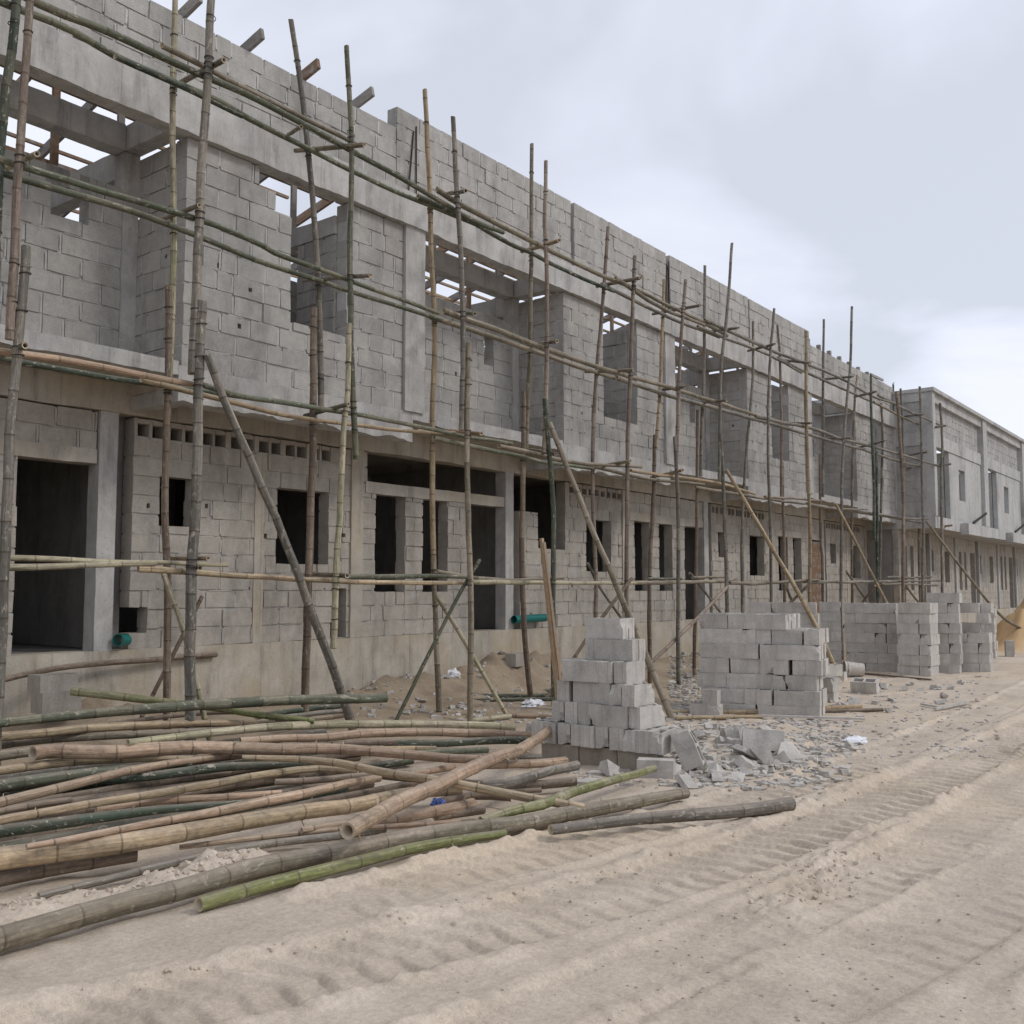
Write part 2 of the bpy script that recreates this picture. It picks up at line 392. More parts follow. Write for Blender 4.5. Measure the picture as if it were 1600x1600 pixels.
TRACKS = [  # centre line, half width, depth, lug pitch, phase
    ([(-3, 6.0), (1.0, 4.62), (2.72, 3.98), (4.56, 3.36), (6.56, 3.02), (8.55, 2.84), (12, 2.7), (18, 2.72), (30, 3.4), (60, 5.0)], 0.36, 0.055, 0.2, 0.0),
    ([(-3, 4.4), (1.0, 2.9), (2.72, 2.25), (4.56, 1.68), (6.56, 1.42), (8.55, 1.35), (12, 1.45), (18, 1.7), (30, 2.5), (60, 4.2)], 0.35, 0.05, 0.2, 0.4),
    ([(-3, 3.3), (3.0, 2.85), (5.4, 2.2), (6.8, 2.02), (9, 1.98), (12, 2.1), (18, 2.3), (30, 3.1), (60, 4.7)], 0.30, 0.048, 0.19, 0.2),
    ([(4, 4.6), (8, 3.75), (10.5, 3.62), (13, 3.6), (18, 3.65), (30, 4.2), (60, 5.6)], 0.32, 0.04, 0.2, 0.7),
    ([(5, 0.7), (8, 0.62), (12, 0.9), (20, 1.4), (40, 3.0)], 0.32, 0.04, 0.2, 0.1),
]
def ground_h(x, y):
    x = np.asarray(x, float); y = np.asarray(y, float)
    h = 0.05 * fbm(x, y, 0.16, 3)
    road = 1 - sstep(3.3, 4.6, y)
    rough = 0.55 + 0.45 * (1 - road)
    h = h + 0.022 * rough * fbm(x, y, 1.6, 4, 0.55) + 0.006 * fbm(x, y, 9.0, 3, 0.6)
    for pts, hw, dep, pitch, ph in TRACKS:
        px = np.array([p[0] for p in pts]); py = np.array([p[1] for p in pts])
        # smooth centre line
        xs = np.linspace(px[0], px[-1], 200); ys = np.interp(xs, px, py)
        ys = np.convolve(np.pad(ys, 9, mode='edge'), np.ones(19) / 19, mode='valid')
        cy = np.interp(x, xs, ys); sl = np.interp(x, xs, np.gradient(ys, xs))
        inr = (x > px[0]) & (x < px[-1])
        d = (y - cy) / np.sqrt(1 + sl * sl) + 0.05 * vnoise(x * 1.3 + ph * 31, y * 1.3)
        ad = np.abs(d) / hw
        s = x * np.sqrt(1 + sl * sl)
        fade = 0.4 + 0.6 * sstep(-0.3, 0.25, fbm(x, y, 0.6, 3) + (0.25 if ph == 0 else 0.0))
        inside = 1 - sstep(0.88, 1.04, ad)
        ph_ = s / pitch + 0.5 * np.abs(d) / hw + ph + 0.12 * vnoise(x * 3, y * 3)
        q_ = np.abs(ph_ - np.floor(ph_) - 0.5) * 2            # 1 on a ridge line, 0 mid cell
        ridge = sstep(0.55, 0.75, q_) * (0.72 + 0.5 * vnoise(x * 7, y * 7))
        mid_r = np.exp(-((np.abs(d) / hw - 0.05) / 0.08) ** 2) * 0.22
        cell = np.clip(1 - np.maximum(ridge, mid_r), 0, 1)
        bed = -dep * inside * (0.22 + 0.78 * cell) * fade
        lip = 0.03 * np.exp(-((ad - 1.16) / 0.17) ** 2) * (0.45 + 1.9 * np.clip(fbm(x, y, 6.0, 3, 0.6) + 0.15, 0, 1)) * fade
        h = np.where(inr, h + bed + lip, h)
    # churned crust beside the second track
    cr = np.exp(-(((y - 2.42 - 0.04 * (x - 6)) / 0.22) ** 2)) * sstep(5.0, 5.6, x) * (1 - sstep(7.6, 8.6, x))
    h = h + cr * (0.02 + 0.06 * np.abs(fbm(x * 1.0, y * 2.2, 6.0, 3, 0.6)))
    # ground banked up towards the plinth
    h = h + 0.10 * sstep(8.2, 9.6, y) + 0.20 * sstep(9.7, 11.0, y)
    h = h + 0.03 * sstep(4.6, 6.0, y) * fbm(x, y, 3.0, 3, 0.6)
    def heap(cx, cy, rx, ry, hh, lump, rot=0.0, fs=4.0, pw=1.3):
        c, s_ = math.cos(rot), math.sin(rot)
        u = ((x - cx) * c + (y - cy) * s_) / rx; v = (-(x - cx) * s_ + (y - cy) * c) / ry
        q = np.sqrt(u * u + v * v) + 0.5 * fbm(x, y, fs * 0.5, 2)
        k = np.clip(1 - q, 0, 1) ** pw
        return hh * k * np.clip(1 + lump * fbm(x, y, fs, 3, 0.55), 0.25, 1.9)
    h = h + heap(4.05, 5.50, 0.75, 0.30, 0.12, 0.9, -0.3, 6.0, 0.6)          # broken crust in front of the pile
    h = h + heap(2.95, 5.80, 0.6, 0.24, 0.06, 0.9, -0.22, 6.0, 0.6)
    h = h + heap(14.2, 10.9, 2.4, 0.9, 0.45, 0.8, 0.0, 3.0)                    # sand against the plinth
    h = h + heap(11.3, 11.0, 1.3, 0.5, 0.25, 0.8, 0.0, 3.0)
    h = h + heap(6.2, 10.9, 1.2, 0.7, 0.35, 0.6, 0.0, 3.0)
    h = h + heap(37.0, 6.7, 3.6, 1.3, 1.6, 0.5, 0.1, 1.2)                     # orange sand heap at the far end
    h = h + heap(11.2, 5.0, 2.2, 0.9, 0.16, 0.7, 0.2, 3.0)                     # under the rubble
    h = h + heap(14.0, 8.6, 3.0, 1.0, 0.12, 0.6, 0.1, 2.0)
    return h
def gh(x, y): return float(ground_h(np.array([x]), np.array([y]))[0])
def growing(a, b, step, lo, hi, g=1.16):
    c = list(np.arange(a, b, step)); s = step; v = c[-1]
    while v < hi: s *= g; v += s; c.append(v)
    s = step; v = a
    while v > lo: s *= g; v -= s; c.insert(0, v)
    return np.array(c)
gx = growing(1.2, 13.0, 0.0185, -500, 2500, 1.02)
gy = growing(0.4, 6.6, 0.0185, -900, 1200, 1.035)
GX, GY = np.meshgrid(gx, gy, indexing='ij')
GZ = ground_h(GX, GY)
flat = sstep(90, 200, np.hypot(GX, GY)); GZ = GZ * (1 - flat)
GZ = np.where(GY > 11.6, np.minimum(GZ, 0.3), GZ)
nx, ny = GX.shape
gv = np.stack([GX, GY, GZ], -1).reshape(-1, 3)
ii = (np.arange(nx - 1)[:, None] * ny + np.arange(ny - 1)[None, :]).reshape(-1)
gf = np.stack([ii, ii + ny, ii + ny + 1, ii + 1], 1)
gme = bpy.data.meshes.new('ground')
gme.vertices.add(len(gv)); gme.vertices.foreach_set('co', gv.reshape(-1).astype(np.float32))
gme.loops.add(gf.size); gme.loops.foreach_set('vertex_index', gf.reshape(-1).astype(np.int32))
gme.polygons.add(len(gf)); gme.polygons.foreach_set('loop_start', (np.arange(len(gf)) * 4).astype(np.int32))
gme.polygons.foreach_set('loop_total', np.full(len(gf), 4, np.int32)); gme.polygons.foreach_set('use_smooth', np.ones(len(gf), bool))
gme.update(); gme.validate()

m, nt, b = new_mat('sand'); n = NB(nt)
co = n.coord('Object')
big = n.noise(co, 0.35, 4, 0.55); mid = n.noise(co, 1.7, 5, 0.62); fine = n.noise(co, 34, 6, 0.7); grain = n.noise(co, 210, 2, 0.7)
base = n.ramp(mid, [(0.3, (0.45, 0.38, 0.305)), (0.5, (0.525, 0.445, 0.36)), (0.7, (0.58, 0.50, 0.41))])
base = n.mix(n.math('MULTIPLY', n.ramp(big, [(0.48, 0.0), (0.64, 1.0)]), 0.45), base, (0.56, 0.455, 0.325))
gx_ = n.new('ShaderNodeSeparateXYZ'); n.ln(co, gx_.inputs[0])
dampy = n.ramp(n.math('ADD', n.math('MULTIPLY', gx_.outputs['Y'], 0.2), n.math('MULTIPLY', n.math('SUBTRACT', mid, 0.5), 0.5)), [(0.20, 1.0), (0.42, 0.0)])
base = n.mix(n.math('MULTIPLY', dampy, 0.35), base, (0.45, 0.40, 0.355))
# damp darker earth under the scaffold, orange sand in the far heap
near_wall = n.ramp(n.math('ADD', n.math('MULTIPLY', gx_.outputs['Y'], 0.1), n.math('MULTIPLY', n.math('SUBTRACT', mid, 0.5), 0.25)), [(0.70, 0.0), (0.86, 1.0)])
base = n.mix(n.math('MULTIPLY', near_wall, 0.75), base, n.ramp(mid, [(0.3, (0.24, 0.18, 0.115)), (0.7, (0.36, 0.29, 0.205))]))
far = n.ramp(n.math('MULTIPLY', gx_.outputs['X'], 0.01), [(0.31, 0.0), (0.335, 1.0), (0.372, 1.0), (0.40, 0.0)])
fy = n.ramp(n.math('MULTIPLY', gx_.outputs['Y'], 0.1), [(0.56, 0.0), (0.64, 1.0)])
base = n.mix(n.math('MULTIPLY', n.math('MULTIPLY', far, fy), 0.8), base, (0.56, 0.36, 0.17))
damp = n.noise(n.coord('Object', (0.5, 1.6, 1)), 1.0, 5, 0.65)
base = n.mix(1.0, base, n.ramp(damp, [(0.34, 0.9), (0.52, 1.0), (0.75, 1.03)]), 'MULTIPLY')
base = n.mix(0.8, base, n.ramp(fine, [(0.3, 0.74), (0.7, 1.18)]), 'MULTIPLY')
base = n.mix(0.6, base, n.ramp(grain, [(0.3, 0.68), (0.7, 1.28)]), 'MULTIPLY')
spk = n.new('ShaderNodeTexVoronoi'); spk.inputs['Scale'].default_value = 16; n.ln(co, spk.inputs['Vector'])
base = n.mix(n.ramp(spk.outputs['Distance'], [(0.0, 0.55), (0.075, 0.0)]), base, (0.2, 0.175, 0.15))
n.ln(base, b.inputs['Base Color']); b.inputs['Roughness'].default_value = 0.97; b.inputs['Specular IOR Level'].default_value = 0.1
bp = n.bump(fine, 0.45, 0.012); bp = n.bump(grain, 0.6, 0.004, bp); n.ln(bp, b.inputs['Normal'])
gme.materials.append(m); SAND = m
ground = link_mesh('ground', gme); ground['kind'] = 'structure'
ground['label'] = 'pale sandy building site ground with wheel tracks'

# ------------------------------------------------------------------ block walls
rng = random.Random(11)
def block_wall(mb, axis, p, s0, s1, z0, z1, th, holes=(), course=0.25, L=0.475, joint=0.034, wild=1.0, seed=0, mort=1, plain=False):
    """wall of cement blocks. axis 'x': runs along X with its outer face at Y=p (outside is -Y);
    axis 'y': runs along Y with its outer face at X=p (outside is -X). Material 0 blocks, 1 mortar."""
    rg = random.Random(seed * 7919 + 13)
    holes = list(holes)
    def P(s, z, d): return (s, p + d, z) if axis == 'x' else (p + d, s, z)
    # mortar core
    e = 0.006; rec = 0.016
    hs = [(h[0] - e, h[1] + e, h[2] - e, h[3] + e) for h in holes]
    xs = sorted({s0 + e, s1 - e, *[min(max(v, s0 + e), s1 - e) for h in hs for v in h[:2]]})
    zs = sorted({z0 + e, z1 - e, *[min(max(v, z0 + e), z1 - e) for h in hs for v in h[2:]]})
    nxs, nzs = len(xs) - 1, len(zs) - 1
    sol = [[not any(h[0] < (xs[i] + xs[i + 1]) / 2 < h[1] and h[2] < (zs[j] + zs[j + 1]) / 2 < h[3] for h in hs) for j in range(nzs)] for i in range(nxs)]
    d0, d1 = rec, th - rec
    for i in range(nxs):
        for j in range(nzs):
            if not sol[i][j]: continue
            a, b_, c, d = xs[i], xs[i + 1], zs[j], zs[j + 1]
            mb.quad([P(a, c, d0), P(b_, c, d0), P(b_, d, d0), P(a, d, d0)], 0.5, mort)
            mb.quad([P(a, c, d1), P(a, d, d1), P(b_, d, d1), P(b_, c, d1)], 0.5, mort)
            if i == 0 or not sol[i - 1][j]: mb.quad([P(a, c, d0), P(a, d, d0), P(a, d, d1), P(a, c, d1)], 0.5, mort)
            if i == nxs - 1 or not sol[i + 1][j]: mb.quad([P(b_, c, d0), P(b_, c, d1), P(b_, d, d1), P(b_, d, d0)], 0.5, mort)
            if j == 0 or not sol[i][j - 1]: mb.quad([P(a, c, d0), P(a, c, d1), P(b_, c, d1), P(b_, c, d0)], 0.5, mort)
            if j == nzs - 1 or not sol[i][j + 1]: mb.quad([P(a, d, d0), P(b_, d, d0), P(b_, d, d1), P(a, d, d1)], 0.5, mort)
    if plain: return
    # courses of blocks
    nc = max(1, int(round((z1 - z0) / course))); ch = (z1 - z0) / nc; j = joint / 2
    def cut(rects, h):
        res = []
        for a, b_, c, d in rects:
            if h[0] >= b_ - 1e-4 or h[1] <= a + 1e-4 or h[2] >= d - 1e-4 or h[3] <= c + 1e-4: res.append((a, b_, c, d)); continue
            if h[0] > a: res.append((a, h[0], c, d))
            if h[1] < b_: res.append((h[1], b_, c, d))
            x0, x1 = max(a, h[0]), min(b_, h[1])
            if h[2] > c: res.append((x0, x1, c, h[2]))
            if h[3] < d: res.append((x0, x1, h[3], d))
        return res
    clear = lambda s_, z_: not any(h[0] - .01 < s_ < h[1] + .01 and h[2] - .01 < z_ < h[3] + .01 for h in holes)
    for k in range(nc):
        c0, c1 = z0 + k * ch, z0 + (k + 1) * ch
        off = (0.5 * (k % 2) + rg.uniform(-0.10, 0.10)) * L
        edges = [s0]; v = s0 + (off % L)
        while v < s1:
            if v > s0 + 0.08 and v < s1 - 0.08: edges.append(v + rg.uniform(-0.02, 0.02) * wild)
            v += L * rg.choice((1, 1, 1, 1, 1, 1, 1, 1, 0.97, 1.03, 0.55))
        edges.append(s1)
        for a, b_ in zip(edges[:-1], edges[1:]):
            if b_ - a < 0.04: continue
            ja = j * rg.uniform(0.7, 1.5); jb = j * rg.uniform(0.7, 1.5)
            za, zb = c0 + (j * rg.uniform(0.3, 0.9) if k else 0.004), c1 - (j * rg.uniform(0.3, 0.9) if k < nc - 1 else 0)
            a2 = a + (ja if a > s0 else 0); b2 = b_ - (jb if b_ < s1 else 0)
            pr = rg.uniform(-0.003, 0.006) * wild; tl = rg.uniform(-0.004, 0.004) * wild
            r = min(1, max(0, rg.gauss(0.5, 0.2)))
            rects = [(a2, b2, za, zb)]
            for h in holes: rects = cut(rects, h)
            jt = lambda w=0.006: rg.uniform(-w, w) * wild
            for (p0, p1, q0, q1) in rects:
                if p1 - p0 < 0.03 or q1 - q0 < 0.02: continue
                f = [P(p0 + jt(), q0 + jt(), -pr + tl), P(p1 + jt(), q0 + jt(), -pr - tl), P(p1 + jt(), q1 + jt(), -pr - tl), P(p0 + jt(), q1 + jt(), -pr + tl)]
                g = [P(p0, q0, th), P(p1, q0, th), P(p1, q1, th), P(p0, q1, th)]
                mb.hexa(f + g, r, 0)
            # pointing: upright joint wide and pale, bed joint thin and broken
            if wild > 0:
                d_ = lambda: rg.uniform(-0.002, 0.0035)
                zc = (za + zb) / 2
                if b_ < s1 and rg.random() < 0.9 and clear(b_, zc) and clear(b_, za) and clear(b_, zb):
                    w = j * rg.uniform(0.55, 1.0); w2 = j * rg.uniform(0.5, 1.0); t_, u_ = rg.uniform(0, .04), rg.uniform(0, .04)
                    mb.quad([P(b_ - w, za + t_, d_()), P(b_ + w2, za + t_, d_()), P(b_ + w, zb - u_, d_()), P(b_ - w2, zb - u_, d_())], 0.5, mort)
                if k < nc - 1 and rg.random() < 0.72:
                    x0, x1 = a2 + rg.uniform(0, .12), b2 - rg.uniform(0, .12)
                    if x1 - x0 > .08 and clear(x0, c1) and clear(x1, c1) and clear((x0 + x1) / 2, c1):
                        w = j * rg.uniform(0.3, 0.6)
                        mb.quad([P(x0, c1 - w, d_()), P(x1, c1 - w * rg.uniform(.5, 1), d_()), P(x1, c1 + w, d_()), P(x0, c1 + w * rg.uniform(.5, 1), d_())], 0.5, mort)

# ------------------------------------------------------------------ the terrace of unfinished houses
U_W, U_0 = 8.05, 2.89
Y_F, Y_G = 10.30, 11.35           # upper front / ground floor front
Z_PL, Z_GT = 1.10, 4.0            # plinth top / ground wall top
Z_SB, Z_ST = 4.07, 4.50           # slab edge
Z_BB, Z_BT = 7.35, 7.87           # roof beam
def make_house(k):
    X0 = U_0 + U_W * k; X1 = X0 + U_W
    pos = ['cut by the left edge', 'nearest the bamboo pile', 'behind the small block stack', 'behind the wide block stack', 'last before the plastered row'][k + 1]
    lab = {-1: 'unfinished grey block house standing left of the picture, first of the terrace',
           0: 'unfinished block house behind the bamboo pile, largest and nearest of the terrace',
           1: 'unfinished block house with wide porch transom opening, behind the small block stack',
           2: 'unfinished block house of the terrace standing behind the wide block stack',
           3: 'unfinished block house with short timber posts along its roofline, last before the finished building'}[k]
    H = empty('terraced_house', (X0, Y_G, 0.0))
    tag(H, lab, 'house', 'unfinished terraced houses')
    S = lambda v: X0 + v
    pj = rng.uniform
    # --- plinth
    mb = MB(); mb.rough(X0, X1, Y_G - 0.06, Y_G + 0.30, -0.4, Z_PL, 0.2, 0.008, seed=k); mb.build('plinth', PLINTH, H, smooth=True)
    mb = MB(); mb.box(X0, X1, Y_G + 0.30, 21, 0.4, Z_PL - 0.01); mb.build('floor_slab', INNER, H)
    # --- ground floor wall
    holes = [(S(0.30), S(0.98), 1.80, 3.36), (S(1.40), S(2.04), 1.80, 3.36), (S(2.66), S(3.60), Z_PL - .1, 3.36),
             (S(3.60), S(3.86), Z_PL - .1, Z_GT + .1), (S(3.86), S(4.10), Z_PL - .1, Z_GT + .1), (S(6.38), S(7.36), 2.21, 3.30)]
    vents = True
    if k == 1:
        holes += [(S(0.10), S(3.64), 3.54, Z_GT + .1), (S(4.10), S(4.68), 3.32, Z_GT + .1), (S(4.68), S(5.62), 2.63, Z_GT + .1)]
        vents = False
    else:
        holes += [(S(4.48), S(4.99), 2.66, 3.30)]
    if k == 0: holes += [(S(7.44), S(7.74), 1.12, 1.86), (S(4.10), S(4.35), 1.30, 1.62)]
    for (a, z) in ((4.28, 2.85), (5.25, 2.9), (5.9, 1.9), (7.6, 2.66), (6.1, 2.55), (5.1, 2.02), (2.3, 2.2)):
        a += rng.uniform(-.1, .1); z += rng.uniform(-.1, .1)
        if not (k == 1 and a < 5.7): holes.append((S(a), S(a + 0.055), z, z + 0.06))
    if vents:
        vz = 3.785
        a = 4.14
        while a < 7.4:
            holes += [(S(a), S(a + 0.17), vz, vz + 0.155), (S(a + 0.215), S(a + 0.385), vz, vz + 0.155)]; a += 0.475
    else:
        a = 5.8
        while a < 7.68: holes.append((S(a), S(a + 0.15), 3.80, 3.92)); a += 0.23
    mb = MB(); block_wall(mb, 'x', Y_G, S(0.0), S(7.80), Z_PL, Z_GT, 0.225, holes, 0.2417, seed=100 + k)
    mb.build('ground_wall', [BLOCK_LOW, MORTAR_LOW], H)
    # lintel band over windows and door
    mb = MB(); mb.rough(S(0.06), S(3.60), Y_G - 0.02, Y_G + 0.21, 3.36, 3.54, 0.1, 0.007, 0.015, seed=k + 5); mb.build('lintel', CONC_DUSTY, H, smooth=True)
    # ground floor columns
    for a, b_, y0 in ((3.62, 3.86, Y_G - 0.035), (7.80, 8.05, Y_G - 0.03)):
        mb = MB(); mb.rough(S(a), S(b_), y0, y0 + 0.24, Z_PL, 4.02, 0.12, 0.006, seed=a); mb.build('column', CONC if a < 5 else CONC_DUSTY, H, smooth=True)
    if k != 1:
        mb = MB(); mb.rough(S(5.98), S(6.14), Y_G - 0.012, Y_G + 0.2, Z_PL, 3.76, 0.12, 0.006, seed=3); mb.build('column', CONC_DUSTY, H, smooth=True)
    # beams carrying the upper floor, slab
    mb = MB(); mb.rough(X0, X1, Y_G - 0.05, Y_G + 0.2, 4.02, 4.385, 0.15, 0.008, 0.02, seed=k); mb.build('floor_beam', CONC_DUSTY, H, smooth=True)
    mb = MB(); mb.rough(X0, S(4.0), Y_F, 21, 4.385, Z_ST + 0.04, 0.3, 0.006, 0.02, seed=k + 2)
    mb.rough(S(4.0), X1, Y_F, 21, 4.25, Z_ST, 0.3, 0.006, 0.0, seed=k + 3)
    mb.build('upper_floor', CONC_DUSTY, H, smooth=True)
    mb = MB(); mb.rough(S(4.0), X1, Y_F - 0.02, Y_F + 0.23, Z_SB, Z_ST + 0.012, 0.07, 0.009, 0.075, seed=k * 3.3 + 1)
    mb.rough(S(4.0), S(4.22), Y_F + 0.232, Y_G - 0.055, Z_SB, 4.248, 0.12, 0.006, 0.0, seed=k + 8)
    mb.rough(X0, S(3.995), Y_F - 0.02, Y_F + 0.15, 4.375, Z_ST + 0.055, 0.07, 0.008, 0.03, seed=k * 3.3 + 2)
    mb.build('slab_edge', CONC, H, smooth=True)
    # --- upper bay
    up = []
    if k == 0: up = [(S(5.68), S(6.69), 5.40, 7.5), (S(5.40), S(5.69), 6.84, 7.5), (S(5.12), S(5.41), 7.09, 7.5)]
    elif k == 1: up = [(S(5.42), S(6.72), 5.20, 7.5), (S(5.2), S(5.43), 6.1, 6.85)][:1]
    elif k == 2: up = [(S(5.55), S(6.70), 5.25, 7.5)]
    else: up = [(S(5.65), S(6.70), 5.3, 7.5)]
    for _ in range(3):
        a = rng.uniform(4.5, 5.2); z = rng.uniform(4.7, 6.6); up.append((S(a), S(a + 0.06), z, z + 0.055))
    ub = 4.512
    mb = MB(); block_wall(mb, 'x', Y_F, S(4.05), S(7.83), ub, Z_BB - 0.01, 0.225, up, 0.2487, seed=200 + k)
    mb.build('bay_wall', [BLOCK_UP, MORTAR_UP], H)
    mb = MB(); block_wall(mb, 'y', S(4.05), Y_F + 0.226, Y_G - 0.02, ub, Z_BB - 0.03, 0.225, [(10.66, 10.72, 5.9, 5.95)], 0.2487, seed=300 + k)
    mb.build('bay_side_wall', [BLOCK_UP, MORTAR_UP], H)
    mb = MB(); block_wall(mb, 'y', S(6.66), Y_F + 0.226, Y_G - 0.02, ub, 6.92, 0.225, [], 0.2487, seed=400 + k)
    block_wall(mb, 'x', Y_G + 0.3, S(4.3), S(7.8), ub, 6.5, 0.2, [], 0.2487, seed=450 + k)
    mb.build('cross_wall', [BLOCK_UP, MORTAR_UP], H)
    mb = MB(); mb.rough(S(6.645), S(6.90), Y_F + 0.228, Y_G + 0.2, 6.93, 7.2, 0.1, 0.01, 0, seed=k); mb.build('ring_beam', CONC, H, smooth=True)
    # --- back wall of the balcony
    bh = [(S(2.92), S(3.40), 6.28, 6.66)]
    if k >= 1: bh = [(S(0.28), S(1.18), 4.4, 6.62), (S(3.02), S(3.3), 5.95, 6.5)]
    bh.append((S(2.2), S(2.26), 5.6, 5.66))
    mb = MB(); block_wall(mb, 'x', Y_G, S(0.0), S(3.84), ub + 0.03, 6.88, 0.225, bh, 0.247, seed=500 + k)
    mb.build('balcony_wall', [BLOCK_UP, MORTAR_UP], H)
    mb = MB(); mb.rough(S(3.84), S(4.05), Y_G - 0.03, Y_G + 0.2, ub, 7.36, 0.15, 0.006, seed=k); mb.build('column', CONC, H, smooth=True)
    # front column at the party line
    mb = MB(); mb.rough(S(7.84), S(8.27), Y_F - 0.055, Y_F + 0.24, ub, Z_BB + 0.02, 0.1, 0.007, seed=k * 2.0)
    mb.build('column', CONC, H, smooth=True)
    mb = MB()
    for q in range(4):
        bx = S(7.9 + 0.09 * q); mb.beam((bx, Y_F - 0.03 + 0.05 * (q % 2), Z_BT - 0.05), (S(8.02 + 0.03 * q), Y_F - 0.02 + 0.03 * (q % 2), Z_BT + 1.02 + 0.05 * (q % 3)), 0.016, 0.016)
    mb.build('starter_bars', REBAR, H)
    # --- beams of the upper floor
    mb = MB(); mb.rough(X0 + (0.0), X1, Y_F - 0.10, Y_F + 0.13, Z_BB, Z_BT, 0.09, 0.009, 0.02, seed=k * 5.1); mb.build('roof_beam', CONC, H, smooth=True)
    mb = MB(); mb.rough(X0, S(3.83), Y_G - 0.05, Y_G + 0.2, 7.36, 7.70, 0.12, 0.009, 0.02, seed=k + 1.5)
    mb.rough(S(3.835), S(4.06), Y_F + 0.135, Y_G + 0.2, 7.37, 7.69, 0.12, 0.008, 0.0, seed=k + 2.5)
    mb.rough(S(3.84), S(4.05), Y_G + 0.205, 14.5, 7.05, 7.42, 0.15, 0.008, 0.0, seed=k + 3.5)
    mb.build('inner_beam', CONC, H, smooth=True)
    # --- parapet
    if k < 1: segs = [(X0 + (-0.38 if k == 0 else 0), S(7.65 if k == 0 else 7.66), 8.81)]
    elif k == 1: segs = [(S(-0.385), S(4.30), 9.15), (S(4.40), S(6.95), 9.15), (S(7.0), S(7.99), 9.15)]
    elif k == 2: segs = [(S(0.13), S(4.2), 9.16), (S(4.25), S(6.9), 9.14), (S(6.95), S(8.3), 9.15)]
    else: segs = [(S(0.26), S(8.0), 8.78)]
    if k == 0: segs = [(S(-0.38), S(7.65), 8.81)]
    mb = MB()
    for i, (a, b_, zt) in enumerate(segs):
        hh = [(S(2.55), S(2.75), 7.90, 8.0), (S(2.62), S(2.9), 7.87, 7.93)] if k == 0 else []
        block_wall(mb, 'x', Y_F - 0.005 - 0.012 * (i % 2), a, b_, Z_BT - 0.004, zt, 0.2, hh, 0.25, seed=600 + k * 10 + i)
    mb.build('parapet', [BLOCK_UP, MORTAR_UP], H)
    # --- roof timbers, bare
    if k <= 2:
        top = 9.0
        xs = [0.25 + 0.96 * q for q in range(8)]
        for q, a in enumerate(xs):
            x = S(a) + rng.uniform(-.06, .06)
            mb = MB()
            tail = 10.12 if k < 1 else 10.56
            zt = 9.06 if k < 1 else 8.86
            mb.beam((x, tail, zt + rng.uniform(-.04, .05)), (x + rng.uniform(-.05, .05), 18.5, 6.95), 0.05, 0.15, rng.random())
            mb.beam((x + 0.055, 10.56, 8.0), (x + 0.055, 10.58, 8.80), 0.05, 0.10, rng.random())
            for yy in (11.9, 13.6, 15.6):
                zr = zt - (yy - tail) * 0.25
                mb.beam((x + 0.055, yy, 7.0), (x + 0.055, yy, zr), 0.05, 0.09, rng.random())
            mb.build('rafter', TIMBER_GREY if q % 3 else TIMBER, H)
        mb = MB()
        for yy, zz in ((12.1, 8.28), (13.7, 7.9), (15.5, 7.45), (11.2, 8.45)):
            mb.beam((X0 + 0.05, yy, zz), (X1 - 0.1, yy + rng.uniform(-.1, .1), zz + rng.uniform(-.05, .05)), 0.05, 0.10, rng.random())
        for yy in (11.9, 13.6, 15.6):
            mb.beam((X0 + 0.05, yy + 0.06, 7.05), (X1 - 0.1, yy + 0.06, 7.0 + rng.uniform(-.1, .2)), 0.05, 0.12, rng.random())
        for q in range(16):
            yy = 10.9 + 0.42 * q; zz = (9.06 if k < 1 else 8.86) - (yy - 10.1) * 0.25 + 0.1
            xa = X0 + rng.uniform(0, 1.5); mb.beam((xa, yy, zz), (X1 - rng.uniform(0.1, 1.5), yy + rng.uniform(-.05, .05), zz + rng.uniform(-.03, .03)), 0.05, 0.045, rng.random())
        mb.build('ceiling_timbers', PLANK if k % 2 else TIMBER, H)
    else:
        for q in range(8):
            x = S(0.95 + 0.88 * q)
            mb = MB(); mb.beam((x, 10.6, 7.9), (x, 10.6, 9.12 - 0.01 * q), 0.11, 0.11, rng.random())
            if q == 7: mb.beam((x - 0.75, 10.53, 9.0), (x + 0.6, 10.53, 9.02), 0.05, 0.08, 0.9)
            mb.build('roof_post', TIMBER_GREY, H)
    # --- inner walls
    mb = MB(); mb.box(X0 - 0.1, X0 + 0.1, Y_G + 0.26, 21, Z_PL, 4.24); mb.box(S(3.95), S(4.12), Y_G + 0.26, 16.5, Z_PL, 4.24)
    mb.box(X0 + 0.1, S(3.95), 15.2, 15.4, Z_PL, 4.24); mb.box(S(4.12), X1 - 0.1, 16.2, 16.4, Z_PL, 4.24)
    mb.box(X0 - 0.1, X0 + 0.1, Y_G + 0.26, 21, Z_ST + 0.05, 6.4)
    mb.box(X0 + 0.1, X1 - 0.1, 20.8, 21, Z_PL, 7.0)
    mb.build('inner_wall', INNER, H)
    if k == 3:
        mb = MB(); mb.box(S(2.68), S(3.58), Y_G - 0.02, Y_G + 0.03, Z_PL - 0.3, 3.3); mb.build('door_board', PLY, H)
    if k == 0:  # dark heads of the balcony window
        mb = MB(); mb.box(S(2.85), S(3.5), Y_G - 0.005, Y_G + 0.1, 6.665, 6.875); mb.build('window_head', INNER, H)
    return H
for k in (-1, 0, 1, 2, 3): make_house(k)

